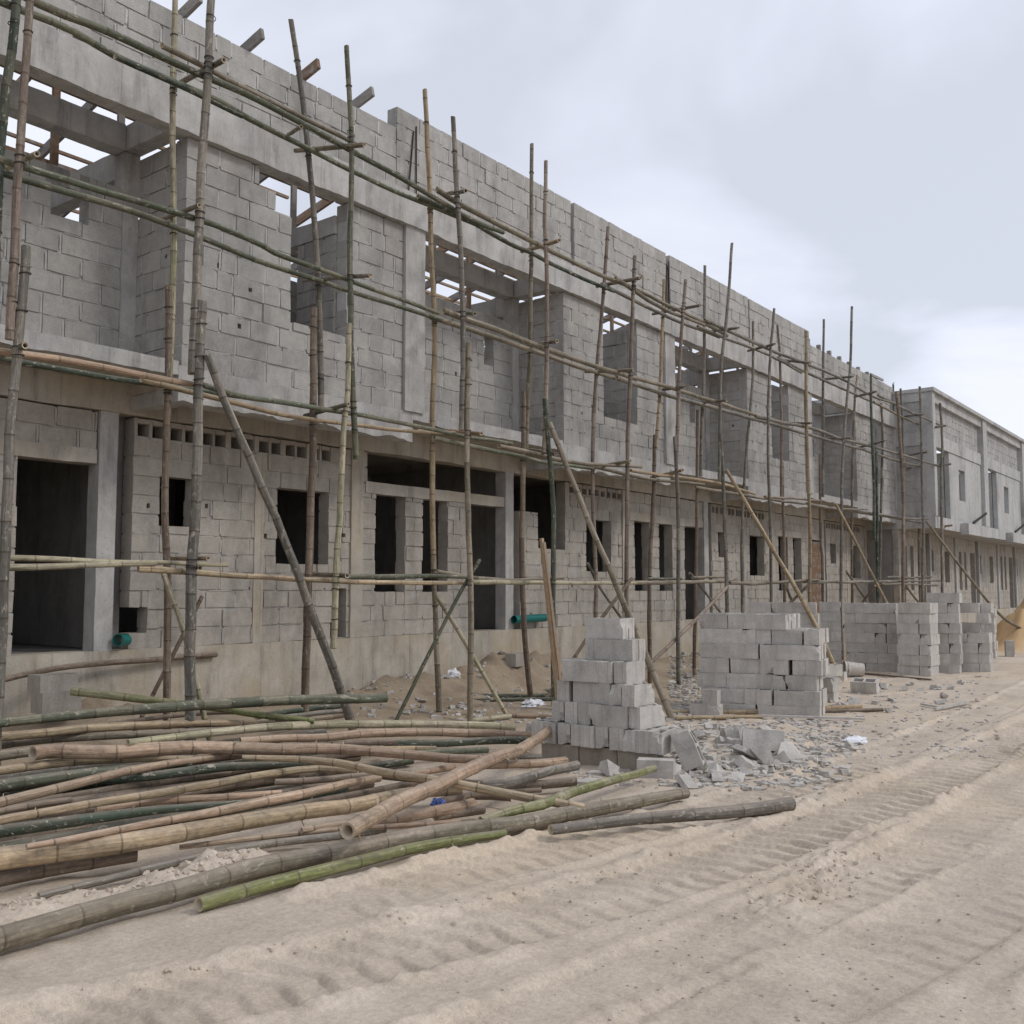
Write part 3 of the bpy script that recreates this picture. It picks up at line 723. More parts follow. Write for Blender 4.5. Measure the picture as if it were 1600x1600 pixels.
# ------------------------------------------------------------------ plastered row further along
FY = 9.10
def far_house(i):
    X0 = 35.0 + 7.55 * i; X1 = X0 + 7.55; S = lambda v: X0 + v
    lab = ['nearly finished plastered block house next to the scaffolded terrace', 'plastered block house second along the far row, its parapet joining the first',
           'plastered block house at the right edge of the picture'][i]
    H = empty('plastered_house', (X0, FY, 0)); tag(H, lab, 'house', 'finished houses at the far end')
    # structure frame
    for a in (0.0, 7.22):
        mb = MB(); mb.box(S(a), S(a + 0.32), FY - 0.1, FY + 0.3, 4.283, 8.5); mb.build('fin', RENDER_FAR, H)
    mb = MB(); mb.box(S(0.32), S(7.22), FY, FY + 0.25, 6.70, 7.14); mb.build('roof_beam', RENDER_FAR, H)
    mb = MB(); mb.box(S(0.32), S(7.22), FY - 0.04, FY + 0.2, 8.2, 8.5); mb.box(X0 - 0.06, X1 - 0.06, FY - 0.17, FY + 0.35, 8.503, 8.63)
    if i == 0: mb.box(X0 - 0.06, X0 + 0.3, FY + 0.352, 19, 8.503, 8.63)
    mb.build('coping', RENDER_FAR, H)
    mb = MB(); block_wall(mb, 'x', FY + 0.1, S(0.32), S(7.22), 7.142, 8.198, 0.15, [], 0.25, seed=700 + i, wild=0.6); mb.build('parapet', [FAR_BLOCK, MORTAR_UP], H)
    mb = MB(); block_wall(mb, 'x', FY + 0.02, S(2.45), S(7.22), 4.30, 6.698, 0.2, [(S(3.78), S(4.66), 5.08, 6.2)], 0.25, seed=720 + i, plain=True)
    mb.build('upper_wall', [RENDER_FAR if i else FAR_BLOCK, RENDER_FAR], H)
    mb = MB(); mb.box(S(-0.01), S(7.535), FY - 0.08, 19, 3.88, 4.28); mb.box(S(3.3), S(6.6), FY - 0.35, FY - 0.085, 3.80, 4.20); mb.build('upper_floor', RENDER_FAR, H)
    mb = MB(); mb.box(S(2.45), S(2.62), FY + 0.23, 11.6, 4.285, 6.69); mb.box(S(0.3), S(2.45), 11.3, 11.5, 4.285, 6.69); mb.box(S(0.33), S(7.2), 12.5, 12.7, 4.285, 8.0); mb.build('balcony_wall', FAR_BLOCK, H)
    gw = [(S(0.55), S(0.95), 1.8, 3.35), (S(1.35), S(1.75), 1.8, 3.35), (S(2.35), S(3.2), 0.9, 3.35), (S(4.0), S(4.35), 2.5, 3.3), (S(5.9), S(6.6), 2.1, 3.3), (S(3.3), S(3.55), 0.9, 3.9)]
    mb = MB(); block_wall(mb, 'x', 10.25, X0, X1, 0.95, 3.875, 0.2, gw, 0.25, seed=740 + i, wild=0.5); mb.build('ground_wall', [BLOCK_LOW, MORTAR_LOW], H)
    mb = MB(); mb.box(X0, X1, 10.2, 19, -0.2, 0.94); mb.build('plinth', PLINTH, H)
    for a in (3.58, 7.3):
        mb = MB(); mb.box(S(a), S(a + 0.21), 10.18, 10.245, 0.95, 3.875); mb.build('column', RENDER_FAR, H)
    mb = MB()
    if i == 0:
        block_wall(mb, 'y', X0 + 0.02, FY + 0.32, 19, 4.285, 6.69, 0.2, [(10.0, 10.1, 5.3, 5.4)], 0.25, seed=760, wild=0.6)
        block_wall(mb, 'y', X0 + 0.02, FY + 0.32, 19, 7.142, 8.198, 0.2, [], 0.25, seed=761, wild=0.6)
        mb.build('side_wall', [FAR_BLOCK, MORTAR_UP], H)
        mb = MB(); mb.box(X0 - 0.015, X0 + 0.235, FY + 0.305, 19, 6.693, 7.138); mb.box(X0 - 0.02, X0 + 0.24, FY + 0.305, 19, 8.2, 8.5); mb.build('side_beam', RENDER_FAR, H)
    mb = MB(); mb.box(X0 + 0.02, X0 + 0.2, 10.46, 19, 0.95, 3.87); mb.box(X0 + 0.2, X1, 14.0, 14.2, 0.95, 3.87); mb.build('inner_wall', INNER, H)
    mb = MB(); mb.beam((S(5.6), FY + 0.0, 4.34), (S(6.6), FY - 0.25, 4.75), 0.05, 0.08); mb.build('waste_pipe', BLACK_BAG, H)
for i in range(3): far_house(i)

# ------------------------------------------------------------------ bamboo
def smooth_path(pts, rad, step):
    P = [Vector(p) for p in pts]; n = len(P)
    if n == 2: dense = [(P[0].lerp(P[1], t / 8), rad[0] + (rad[1] - rad[0]) * t / 8) for t in range(9)]
    else:
        dense = []
        for i in range(n - 1):
            p0 = P[i - 1] if i > 0 else P[0] * 2 - P[1]; p1, p2 = P[i], P[i + 1]
            p3 = P[i + 2] if i + 2 < n else P[-1] * 2 - P[-2]
            for t in range(8):
                u = t / 8
                q = 0.5 * ((2 * p1) + (p2 - p0) * u + (2 * p0 - 5 * p1 + 4 * p2 - p3) * u * u + (3 * p1 - p0 - 3 * p2 + p3) * u ** 3)
                dense.append((q, rad[i] + (rad[i + 1] - rad[i]) * u))
        dense.append((P[-1], rad[-1]))
    s = [0.0]
    for a, b in zip(dense[:-1], dense[1:]): s.append(s[-1] + (b[0] - a[0]).length)
    return dense, s
def bamboo_mesh(name, pts, rad, mat, seed=0, sides=10, node_gap=0.36, wob=0.006, origin=None, stubs=False):
    rg = random.Random(seed)
    dense, S = smooth_path(pts, rad, 0.1); L = S[-1]
    arr_s = np.array(S); arr_p = np.array([tuple(d[0]) for d in dense]); arr_r = np.array([d[1] for d in dense])
    def at(s):
        return Vector([np.interp(s, arr_s, arr_p[:, k]) for k in range(3)]), float(np.interp(s, arr_s, arr_r))
    st = []   # (s, radius factor, node value)
    s = rg.uniform(0.05, node_gap); nodes = []
    gap = node_gap
    while s < L - 0.03:
        nodes.append(s); s += gap * rg.uniform(0.72, 1.3)
    st.append((0.0, 1.0, 0.0))
    for q in nodes:
        for ds, f, nv in ((-0.03, 0.985, 0.0), (-0.008, 1.015, 0.4), (0.0, 1.045, 1.0), (0.006, 1.0, 0.8), (0.028, 0.98, 0.0)):
            if 0 < q + ds < L: st.append((q + ds, f, nv))
    if node_gap > 0.2:
        for a, b in zip([0.0] + nodes, nodes + [L]):
            if b - a > 0.16: st.append(((a + b) / 2, 0.99, 0.0))
    st.append((L, 1.0, 0.0)); st.sort()
    org = Vector(origin) if origin is not None else at(L / 2)[0]
    v, f, uv, nd, ct, sgv = [], [], [], [], [], []
    kink = [rg.uniform(-1, 1) for _ in range(2 * len(nodes) + 4)]; tint = [rg.random() for _ in range(len(nodes) + 2)]
    prev = None; rings = []
    wx, wy = rg.uniform(0, 50), rg.uniform(0, 50)
    def ring(c, t, x, y, r, vv, nv, cut, tilt=0.0):
        b = len(v)
        for k in range(sides):
            a = 2 * math.pi * k / sides
            d = x * math.cos(a) + y * math.sin(a)
            p = c + d * r + t * (tilt * math.cos(a) * r)
            v.append(tuple(p - org)); uv.append((k / sides, vv)); nd.append(nv); ct.append(cut); sgv.append(tint[sum(1 for q in nodes if q < vv)])
        return b
    t0 = None
    def frame(s):
        nonlocal t0
        p, r = at(s); e = 0.02
        a, _ = at(max(0, s - e)); b, _ = at(min(L, s + e)); t = (b - a).normalized()
        nonlocal prev
        if prev is None:
            ref = Vector((0, 0, 1)) if abs(t.z) < 0.9 else Vector((1, 0, 0))
            prev = t.cross(ref).normalized()
        x = (prev - t * prev.dot(t)).normalized(); prev = x
        return p, r, t, x, t.cross(x)
    tilt0, tilt1 = rg.uniform(-.25, .25), rg.uniform(-.25, .25)
    first = None; last = None
    for i, (s, fct, nv) in enumerate(st):
        p, r, t, x, y = frame(s)
        w = mnoise.noise_vector(Vector((s * 1.6 + wx, wy, 0))) * wob + mnoise.noise_vector(Vector((s * 0.45, wx, wy))) * wob * 2.2
        p = p + w
        if nodes:
            kx = float(np.interp(s, nodes, kink[:len(nodes)])); ky = float(np.interp(s, nodes, kink[-len(nodes):]))
            p = p + (x * kx + y * ky) * (r * 0.11)
        tl = tilt0 if i == 0 else (tilt1 if i == len(st) - 1 else 0)
        if i == 0: first = (p, r, t, x, y)
        last = (p, r, t, x, y)
        rings.append(ring(p, t, x, y, r * fct, s, nv, 0.0, tl))
    for a, b in zip(rings[:-1], rings[1:]):
        for k in range(sides):
            f.append((a + k, a + (k + 1) % sides, b + (k + 1) % sides, b + k))
    # hollow cut ends, shade inside the bore painted dark through the node value
    for (p, r, t, x, y), rg0, sg, tl, vv in ((first, rings[0], 1, tilt0, 0.0), (last, rings[-1], -1, tilt1, L)):
        o = ring(p, t, x, y, r * 0.999, vv, 0, 1.0, tl); i1 = ring(p + t * (0.002 * sg), t, x, y, r * 0.66, vv, 0, 1.0, tl)
        i2 = ring(p + t * (0.11 * sg), t, x, y, r * 0.6, vv, 0.8, 0.3, tl)
        c = len(v); v.append(tuple(p + t * (0.11 * sg) - org)); uv.append((0.5, vv)); nd.append(1.0); ct.append(0.0); sgv.append(0.5)
        for k in range(sides):
            k2 = (k + 1) % sides
            for q in ((o + k, o + k2, i1 + k2, i1 + k), (i1 + k, i1 + k2, i2 + k2, i2 + k)):
                f.append(q if sg < 0 else q[::-1])
            f.append((i2 + k, i2 + k2, c) if sg < 0 else (i2 + k2, i2 + k, c))
    # stubs of cut side branches at some joints
    if stubs:
        for q in nodes:
            if rg.random() > 0.3: continue
            c0, r0 = at(q); an = rg.uniform(0, 6.28)
            a_, _ = at(max(0, q - .02)); b_, _ = at(min(L, q + .02)); t = (b_ - a_).normalized()
            xx = t.cross(Vector((0.3, 0.2, 0.9))).normalized(); d = (xx * math.cos(an) + t.cross(xx) * math.sin(an))
            dd = (d + t * rg.uniform(.2, .9)).normalized(); rr = r0 * rg.uniform(.1, .2); ln = r0 * rg.uniform(.35, .8)
            e1 = dd.cross(t).normalized(); e2 = dd.cross(e1); bs = len(v)
            for h_, k_ in ((0.8 * r0, 1.0), (r0 + ln, 0.75)):
                for i in range(5):
                    p = c0 + (d * h_ if h_ < r0 else d * r0 + dd * ln) + (e1 * math.cos(1.257 * i) + e2 * math.sin(1.257 * i)) * (rr * k_)
                    v.append(tuple(p - org)); uv.append((an / 6.28, q)); nd.append(0.5); ct.append(0.0 if h_ < r0 else 0.8); sgv.append(0.5)
            for i in range(5): f.append((bs + i, bs + (i + 1) % 5, bs + 5 + (i + 1) % 5, bs + 5 + i))
            f.append(tuple(bs + 5 + i for i in range(5)))
    me = bpy.data.meshes.new(name); me.from_pydata(v, [], f)
    ul = me.uv_layers.new(name='UVMap')
    li = np.empty(len(me.loops), np.int32); me.loops.foreach_get('vertex_index', li)
    uva = np.array(uv, np.float32)[li]
    # close the seam
    fu = uva.reshape(-1, 2)
    pl = np.empty(len(me.polygons), np.int32); me.polygons.foreach_get('loop_total', pl)
    st_ = np.concatenate([[0], np.cumsum(pl)[:-1]])
    for a, c in zip(st_, pl):
        u = fu[a:a + c, 0]
        if u.max() - u.min() > 0.5: u[u < 0.4] += 1.0
    ul.data.foreach_set('uv', fu.reshape(-1))
    an = me.attributes.new('node', 'FLOAT', 'POINT'); an.data.foreach_set('value', nd)
    as_ = me.attributes.new('seg', 'FLOAT', 'POINT'); as_.data.foreach_set('value', sgv)
    ac = me.attributes.new('cut', 'FLOAT', 'POINT'); ac.data.foreach_set('value', ct)
    me.materials.append(mat); me.polygons.foreach_set('use_smooth', [True] * len(f)); me.update()
    return me, org
def px_rad(w, p): return 0.5 * w * depth_of(p) / F_PX

# ------------------------------------------------------------------ the scaffold: bamboo tied together, one structure
SC = empty('bamboo_scaffold', (14.0, 9.25, 0.0))
tag(SC, 'long bamboo pole scaffold tied along the whole unfinished house front', 'scaffold')
Y_OUT, Y_IN = 8.90, 9.60
uprights, ledgers = [], []
def pole_part(name, pts3, rad, mat, seed, sides=10, gap=0.36, parent=SC, wob=0.006):
    me, org = bamboo_mesh(name, pts3, rad, BM[mat], seed, sides, gap, wob, None, sides >= 12)
    o = bpy.data.objects.new(name, me); COL.objects.link(o); o.parent = parent
    o.location = org - Vector(parent.location)
    return o
def upright(row, px, w, mat, foot=False, dy=0.0):
    Y = (Y_OUT if row == 'o' else Y_IN) + dy
    P = [onY(x, y, Y) for x, y in px]
    if foot:
        x, y = P[-1].x, P[-1].y
        g = gh(x, Y) - 0.08
        if P[-1].z > g + 0.05: P.append(Vector((x + 0.02, Y, g)))
        else: P[-1].z = g
    rad = [px_rad(w, p) * (1.0 if i else 0.92) for i, p in enumerate(P)]
    mean = sum(rad) / len(rad); rad = [mean * (0.88 + 0.2 * i / (len(P) - 1)) for i in range(len(P))]
    if foot == 2: rad = [mean] * len(P)
    o = pole_part('upright', P, rad, mat, len(uprights) * 7 + 3, 12 if w > 9 else 8, 0.34)
    uprights.append((o, P, mean)); return o
U = upright
U('o', [(26, -40), (24, 12), (8, 150), (-2, 260), (-8, 420)], 15, 'dark', dy=0.5)
U('o', [(50, -30), (47, 0), (40, 100), (30, 250), (23, 400), (15, 532)], 13, 'rose', dy=-0.02)
U('o', [(41, 385), (40, 420), (32, 505), (27, 575), (15, 700), (9, 830), (4, 950), (0, 1050), (-6, 1140)], 16, 'grey', True, dy=-0.05)
U('i', [(273, -12), (272, 60), (270, 200), (271, 325), (271, 400), (267, 525), (264, 590)], 10, 'pale')
U('i', [(263, 445), (262, 610), (259, 700), (258, 800), (263, 925), (262, 1092)], 11.5, 'brown', True, dy=-0.02)
U('o', [(334, -40), (331, 0), (325, 125), (316, 250), (309, 400), (301, 585)], 13.5, 'grey')
U('o', [(316, 470), (311, 575), (309, 700), (305, 800), (299, 900), (297, 1092)], 16.5, 'grey', True, dy=-0.05)
U('i', [(454, 30), (465, 100), (475, 175), (485, 275), (495, 400), (500, 512), (502, 635)], 9.5, 'grey')
U('i', [(490, 482), (489, 560), (489, 650), (486, 790), (482, 900), (477, 1084)], 12.5, 'brown', True, dy=-0.03)
U('o', [(542, 72), (547, 175), (549, 262), (547, 400), (549, 500), (551, 600), (556, 717)], 9, 'green')
U('o', [(546, 505), (544, 615), (537, 675), (531, 800), (527, 850), (524, 950), (521, 1014)], 10, 'pale', dy=-0.05)
U('i', [(664, 140), (667, 225), (671, 287), (674, 400), (680, 525), (676, 650), (676, 725), (675, 800), (679, 905)], 8.5, 'tan')
U('i', [(678, 880), (680, 940), (682, 1000), (687, 1110)], 9.5, 'olive', True, dy=-0.04)
U('o', [(707, 182), (712, 275), (720, 400), (724, 525), (722, 672)], 8.5, 'grey')
U('o', [(733, 535), (731, 650), (731, 800), (735, 950), (735, 1120)], 9.5, 'olive', True, dy=-0.05)
U('i', [(831, 225), (830, 350), (829, 450), (826, 600), (821, 705)], 7, 'olive')
U('i', [(819, 612), (817, 750), (815, 875), (821, 1000), (830, 1092)], 9, 'brown', True, dy=-0.03)
U('o', [(853, 252), (852, 350), (855, 450), (854, 600), (850, 707)], 7, 'rose')
U('o', [(851, 622), (857, 700), (865, 800), (864, 925), (866, 1105)], 8.5, 'dark', True, dy=-0.04)
U('i', [(950, 355), (944, 450), (935, 550), (931, 600), (927, 675), (926, 775), (931, 900), (931, 967)], 6.5, 'rose', True)
U('o', [(992, 400), (989, 475), (986, 575), (981, 675), (980, 775), (979, 900), (980, 975)], 7, 'rose', True)
U('i', [(1037, 437), (1035, 500), (1031, 612), (1025, 700)], 5.5, 'tan')
U('i', [(1023, 680), (1021, 775), (1016, 900), (1015, 1050)], 7, 'brown', True, dy=-0.02)
U('o', [(1072, 437), (1066, 500), (1061, 588), (1057, 725)], 6, 'rose')
U('o', [(1054, 682), (1059, 800), (1060, 900), (1060, 1055)], 7, 'grey', True, dy=-0.03)
U('i', [(1101, 415), (1101, 500), (1100, 600), (1097, 640), (1095, 745)], 5.5, 'grey')
U('i', [(1090, 640), (1089, 775), (1087, 900), (1085, 1035)], 6, 'brown', True, dy=-0.02)
U('o', [(1144, 380), (1137, 475), (1127, 575), (1125, 680), (1124, 750)], 5.5, 'grey')
U('o', [(1126, 677), (1131, 775), (1135, 900), (1136, 950)], 6.5, 'grey', True, dy=-0.03)
U('i', [(1176, 502), (1175, 600), (1167, 700), (1160, 825), (1160, 940)], 5, 'grey', True)
U('o', [(1210, 482), (1204, 552), (1200, 665), (1204, 840), (1205, 940)], 5, 'grey', True)
U('i', [(1215, 507), (1219, 565), (1221, 665), (1221, 777)], 4.6, 'rose')
U('i', [(1222, 722), (1225, 840), (1226, 937)], 5.5, 'brown', True)
U('o', [(1260, 517), (1260, 665), (1262, 727), (1266, 840), (1265, 937)], 6, 'tan', True)
U('i', [(1287, 499), (1286, 615), (1286, 777)], 4.4, 'grey')
U('i', [(1281, 710), (1282, 840), (1285, 875), (1286, 967)], 5, 'brown', True)
U('o', [(1331, 479), (1329, 565), (1322, 640), (1316, 740), (1314, 937)], 4.8, 'grey', True)
U('i', [(1339, 587), (1335, 640), (1332, 740), (1331, 840), (1332, 937)], 4.4, 'olive', True)
U('o', [(1361, 585), (1362, 665), (1365, 765), (1366, 845)], 4.8, 'dark')
U('o', [(1369, 707), (1370, 800), (1371, 900), (1372, 937)], 5, 'dark', True, dy=-0.03)
U('i', [(1377, 630), (1379, 690), (1376, 840), (1375, 930)], 4.4, 'grey', True)
U('o', [(1400, 612), (1405, 665), (1411, 765), (1411, 840), (1411, 942)], 5.4, 'brown', True)
U('i', [(1407, 607), (1411, 690), (1413, 840), (1414, 935)], 4, 'grey', True)
U('o', [(1437, 604), (1440, 690), (1441, 765), (1443, 840), (1442, 935)], 4.4, 'grey', True)
U('i', [(1455, 607), (1447, 665), (1440, 740), (1436, 840), (1438, 930)], 4.2, 'olive', True)
U('o', [(1469, 630), (1472, 690), (1471, 765), (1472, 840), (1472, 932)], 4.4, 'grey', True)

def ledger(row, px, w, mat, dy=0.0):
    Y = (Y_OUT + 0.10 if row == 'o' else Y_IN - 0.10) + dy
    P = [onY(x, y, Y) for x, y in px]
    rad = [px_rad(w, p) for p in P]
    if isinstance(w, (int, float)):
        m_ = sum(rad) / len(rad); rad = [0.5 * (r + m_) for r in rad]
        m2 = max(rad); rad = [m2 * (1 - 0.22 * i / (len(P) - 1)) for i in range(len(P))]
        m2 = min(m2, 0.062); rad = [min(r, m2) for r in rad]
    o = pole_part('ledger', P, rad, mat, 500 + len(ledgers) * 5, 10 if px[0][0] < 900 else 7, 0.40, wob=0.009)
    ledgers.append((P, rad)); return o
Lg = ledger
# top lift
Lg('o', [(-40, -48), (60, 5), (175, 52), (317, 117), (400, 155), (542, 232), (640, 285), (732, 340), (787, 362)], 10, 'green')
Lg('o', [(253, 72), (317, 104), (420, 158), (560, 228)], 9, 'olive', 0.06)
Lg('o', [(682, 296), (720, 320), (800, 360), (850, 386), (940, 430), (990, 450), (1065, 487), (1137, 525)], 7, 'olive', 0.05)
Lg('o', [(962, 434), (1030, 478), (1100, 508)], 6.5, 'olive', -0.06)
Lg('o', [(1100, 500), (1205, 547), (1262, 570), (1312, 590), (1360, 617), (1400, 632)], 4.6, 'grey')
Lg('o', [(1372, 618), (1405, 635), (1470, 665)], 4, 'grey', 0.05)
Lg('i', [(-30, -12), (0, 2), (100, 42), (180, 87), (265, 125), (337, 155), (400, 191), (482, 232), (550, 267), (640, 310), (755, 356)], 9.5, 'green')
Lg('i', [(182, 87), (300, 142), (380, 182)], 9, 'dark', -0.07)
Lg('i', [(652, 307), (712, 332), (800, 382), (830, 395), (887, 425), (960, 455)], 7.5, 'dark', -0.05)
Lg('i', [(940, 443), (1037, 492), (1125, 527)], 6, 'grey', 0.04)
Lg('i', [(1090, 510), (1200, 555), (1252, 582)], 4.8, 'grey')
Lg('i', [(1215, 560), (1260, 582), (1290, 595), (1335, 615), (1382, 637)], 4.4, 'grey', 0.05)
Lg('i', [(1365, 628), (1410, 652), (1440, 664)], 3.8, 'olive')
# second lift
Lg('o', [(-40, 233), (0, 247), (137, 290), (305, 340), (400, 379), (437, 399), (542, 437), (610, 462), (685, 490)], 9, 'green')
Lg('o', [(692, 486), (800, 525), (855, 545), (932, 572), (1000, 593), (1125, 630), (1197, 654)], 7, 'olive', 0.04)
Lg('o', [(1180, 650), (1265, 669), (1317, 687), (1360, 697), (1440, 720), (1470, 730)], 4.4, 'grey')
Lg('i', [(-40, 258), (0, 270), (125, 305), (250, 345), (400, 405), (495, 436), (620, 477), (690, 501)], 9, 'green')
Lg('i', [(670, 492), (800, 537), (915, 577), (982, 597), (1037, 614)], 7, 'olive', 0.05)
Lg('i', [(965, 590), (1037, 615), (1095, 631), (1200, 661), (1275, 682), (1355, 705), (1410, 722), (1455, 732)], 4.8, 'grey', -0.04)
# lift at the slab
Lg('o', [(-40, 541), (0, 550), (125, 567), (272, 595), (306, 601)], 12, 'pink')
Lg('i', [(-30, 553), (0, 560), (155, 587), (300, 607), (400, 622)], 9.5, 'dark')
Lg('o', [(317, 602), (400, 622), (540, 643), (640, 662), (725, 680), (800, 692)], 7.5, 'green', 0.03)
Lg('i', [(220, 592), (320, 618), (400, 637), (487, 655), (615, 671), (720, 679)], 7.5, 'tan', -0.08)
Lg('i', [(652, 672), (755, 679)], 6, 'pink')
Lg('i', [(677, 684), (725, 695), (800, 709), (855, 722), (927, 732)], 7, 'green', -0.05)
Lg('o', [(780, 696), (850, 712), (900, 722), (1002, 730)], 6.5, 'olive', 0.05)
Lg('i', [(870, 718), (945, 732), (1020, 749), (1100, 757)], 6, 'olive')
Lg('o', [(985, 735), (1052, 745), (1130, 756), (1180, 772)], 5, 'tan')
Lg('i', [(1085, 761), (1200, 780), (1292, 791)], 4.6, 'olive')
Lg('o', [(1195, 776), (1240, 778), (1281, 782)], 4.6, 'rose')
Lg('o', [(1260, 787), (1310, 795), (1355, 796)], 4.2, 'grey', -0.05)
Lg('o', [(1300, 793), (1415, 810), (1450, 811)], 4, 'grey', 0.05)
Lg('i', [(1340, 800), (1442, 817)], 4, 'grey')
# lowest lift
Lg('o', [(12, 872), (120, 874), (210, 877), (355, 882)], 9, 'pale', 0.06)
Lg('o', [(12, 885), (120, 884), (242, 880)], 11, 'pale', -0.02)
Lg('o', [(215, 889), (310, 893), (400, 899), (580, 909), (747, 909)], 9, 'tan')
Lg('i', [(542, 903), (685, 901), (760, 905)], 8, 'green')
Lg('i', [(682, 893), (750, 905)], 6, 'olive')
Lg('o', [(735, 908), (870, 910), (995, 911)], 7, 'pale')
Lg('i', [(745, 903), (800, 906), (880, 905)], 5.5, 'olive')
Lg('o', [(990, 911), (1125, 909), (1150, 904)], 6, 'olive', 0.04)
Lg('i', [(1012, 904), (1065, 905)], 5, 'dark'); Lg('i', [(1082, 902), (1135, 901)], 5, 'olive')
Lg('o', [(1140, 910), (1200, 911), (1278, 906)], 5.5, 'olive')
Lg('o', [(1255, 909), (1360, 909), (1470, 907)], 4.4, 'grey', 0.03)
Lg('i', [(1375, 912), (1465, 914)], 4, 'grey'); Lg('i', [(1385, 902), (1455, 902)], 3.6, 'grey')
putn = [0]
def putlog(a, b, w, mat='grey', ya=None, yb=None):
    ya = Y_IN + 0.28 if ya is None else ya; yb = Y_OUT - 0.24 if yb is None else yb
    A, B = onY(a[0], a[1], ya), onY(b[0], b[1], yb)
    putn[0] += 1
    pole_part('putlog', [A, A.lerp(B, 0.5), B], [px_rad(w, A) * .92, px_rad(w, A), px_rad(w, B)], mat, 900 + putn[0], 9, 0.34, wob=0.004)
for a, b, w, mt in [((283, 129), (350, 94), 9, 'olive'), ((252, 343), (312, 321), 7.5, 'olive'), ((10, 262), (58, 240), 9.5, 'pale'), ((-6, 556), (40, 541), 11, 'green'),
                    ((461, 235), (570, 226), 8, 'olive'), ((450, 210), (470, 197), 6, 'olive'), ((475, 437), (579, 430), 7, 'grey'), ((476, 649), (545, 632), 7, 'green'),
                    ((700, 303), (728, 298), 7, 'olive'), ((705, 487), (742, 490), 6.5, 'grey'), ((697, 672), (752, 678), 6, 'pink'), ((815, 393), (874, 376), 6.5, 'tan'),
                    ((820, 541), (871, 533), 6.5, 'olive'), ((812, 700), (868, 709), 6, 'olive'), ((932, 447), (1002, 434), 6, 'olive'), ((915, 581), (990, 578), 5.5, 'olive'), ((925, 731), (985, 720), 5.5, 'olive'),
                    ((1020, 491), (1095, 477), 5, 'grey'), ((1030, 610), (1070, 604), 5, 'grey'), ((1017, 746), (1067, 735), 5, 'tan'), ((1100, 519), (1154, 512), 4.6, 'grey'), ((1082, 631), (1136, 625), 4.8, 'grey'),
                    ((1169, 548), (1211, 537), 4.2, 'grey'), ((1220, 562), (1266, 567), 4.4, 'grey'), ((1222, 661), (1268, 661), 4, 'grey'), ((1282, 593), (1333, 588), 4, 'grey'), ((1290, 685), (1331, 684), 4, 'grey'),
                    ((1335, 620), (1368, 612), 4, 'grey'), ((1335, 701), (1383, 689), 3.6, 'grey'), ((1407, 651), (1443, 647), 3.6, 'grey'), ((1417, 675), (1478, 665), 3.8, 'grey'), ((1410, 713), (1450, 706), 3.4, 'grey'),
                    ((1417, 732), (1486, 725), 3.6, 'grey'), ((1456, 824), (1487, 821), 3.4, 'tan'), ((265, 873), (325, 872), 7, 'tan'), ((488, 897), (543, 899), 8, 'olive')]:
    putlog(a, b, w, mt)
def brace(px, w, mat, Y0, Y1):
    n_ = len(px); P = [onY(x, y, Y0 + (Y1 - Y0) * i / (n_ - 1)) for i, (x, y) in enumerate(px)]
    g = gh(P[-1].x, P[-1].y) - 0.05
    if P[-1].z > g:
        d = (P[-1] - P[-2]).normalized()
        if d.z < -0.2: P.append(P[-1] + d * ((P[-1].z - g) / -d.z))
    putn[0] += 1
    pole_part('brace', P, [px_rad(w, P[0])] * len(P), mat, 1200 + putn[0], 9, 0.34, wob=0.004)
brace([(256, 896), (262, 915), (287, 987), (311, 1088)], 9, 'pale', 9.45, 9.05)
brace([(316, 932), (275, 1015), (239, 1086)], 6.5, 'brown', 9.65, 9.75)
brace([(749, 874), (700, 962), (634, 1095)], 6, 'green', 8.8, 9.3)
brace([(682, 930), (725, 1000), (790, 1114)], 7, 'pale', 9.45, 8.8)
brace([(987, 904), (937, 969), (897, 1027)], 5.5, 'brown', 8.8, 9.2)
brace([(918, 880), (937, 917), (972, 967), (991, 1000)], 4.6, 'grey', 9.7, 9.7)
brace([(1136, 917), (1075, 980), (1025, 1028)], 5.5, 'rose', 8.8, 9.0)
brace([(1078, 895), (1092, 912), (1122, 952)], 4.2, 'grey', 9.7, 9.7)
brace([(1267, 910), (1237, 940)], 4.6, 'brown', 8.8, 9.2); brace([(1228, 915), (1240, 945)], 4, 'brown', 9.7, 9.7)
brace([(1322, 892), (1355, 940)], 3.6, 'grey', 9.4, 9.4); brace([(1368, 915), (1347, 942)], 3.6, 'brown', 8.8, 9.2); brace([(1415, 915), (1432, 937)], 3.4, 'brown', 9.4, 9.4)
def raker(px, w, mat, Yt, Yb):
    n_ = len(px); top = onY(*px[0], Yt); P = []
    foot = onZ(px[-1][0], px[-1][1], 0.0); foot.z = gh(foot.x, foot.y) - 0.04
    Yb = foot.y if Yb is None else Yb
    if Yb != foot.y: foot = onY(px[-1][0], px[-1][1], Yb)
    l0 = math.hypot(px[-1][0] - px[0][0], px[-1][1] - px[0][1])
    # keep the pole straight in space: solve each sighted point on the vertical plane through top and foot
    nrm = (foot - top).cross(UPZ).normalized()
    for i, (x, y) in enumerate(px):
        r = ray(x, y); t = (top - EYE).dot(nrm) / r.dot(nrm); q = EYE + r * t
        P.append(q)
    P[0] = top; P[-1] = foot
    putn[0] += 1
    w0, w1 = w
    rr = [px_rad(w0, P[0]) + (px_rad(w1, P[-1]) - px_rad(w0, P[0])) * i / (n_ - 1) for i in range(n_)]
    pole_part('raking_prop', P, rr, mat, 1300 + putn[0], 10, 0.36, wob=0.006)
raker([(322, 553), (345, 612), (397, 732), (450, 855), (487, 955), (525, 1057), (547, 1122), (552, 1138)], (12, 16), 'grey', 8.78, 8.75)
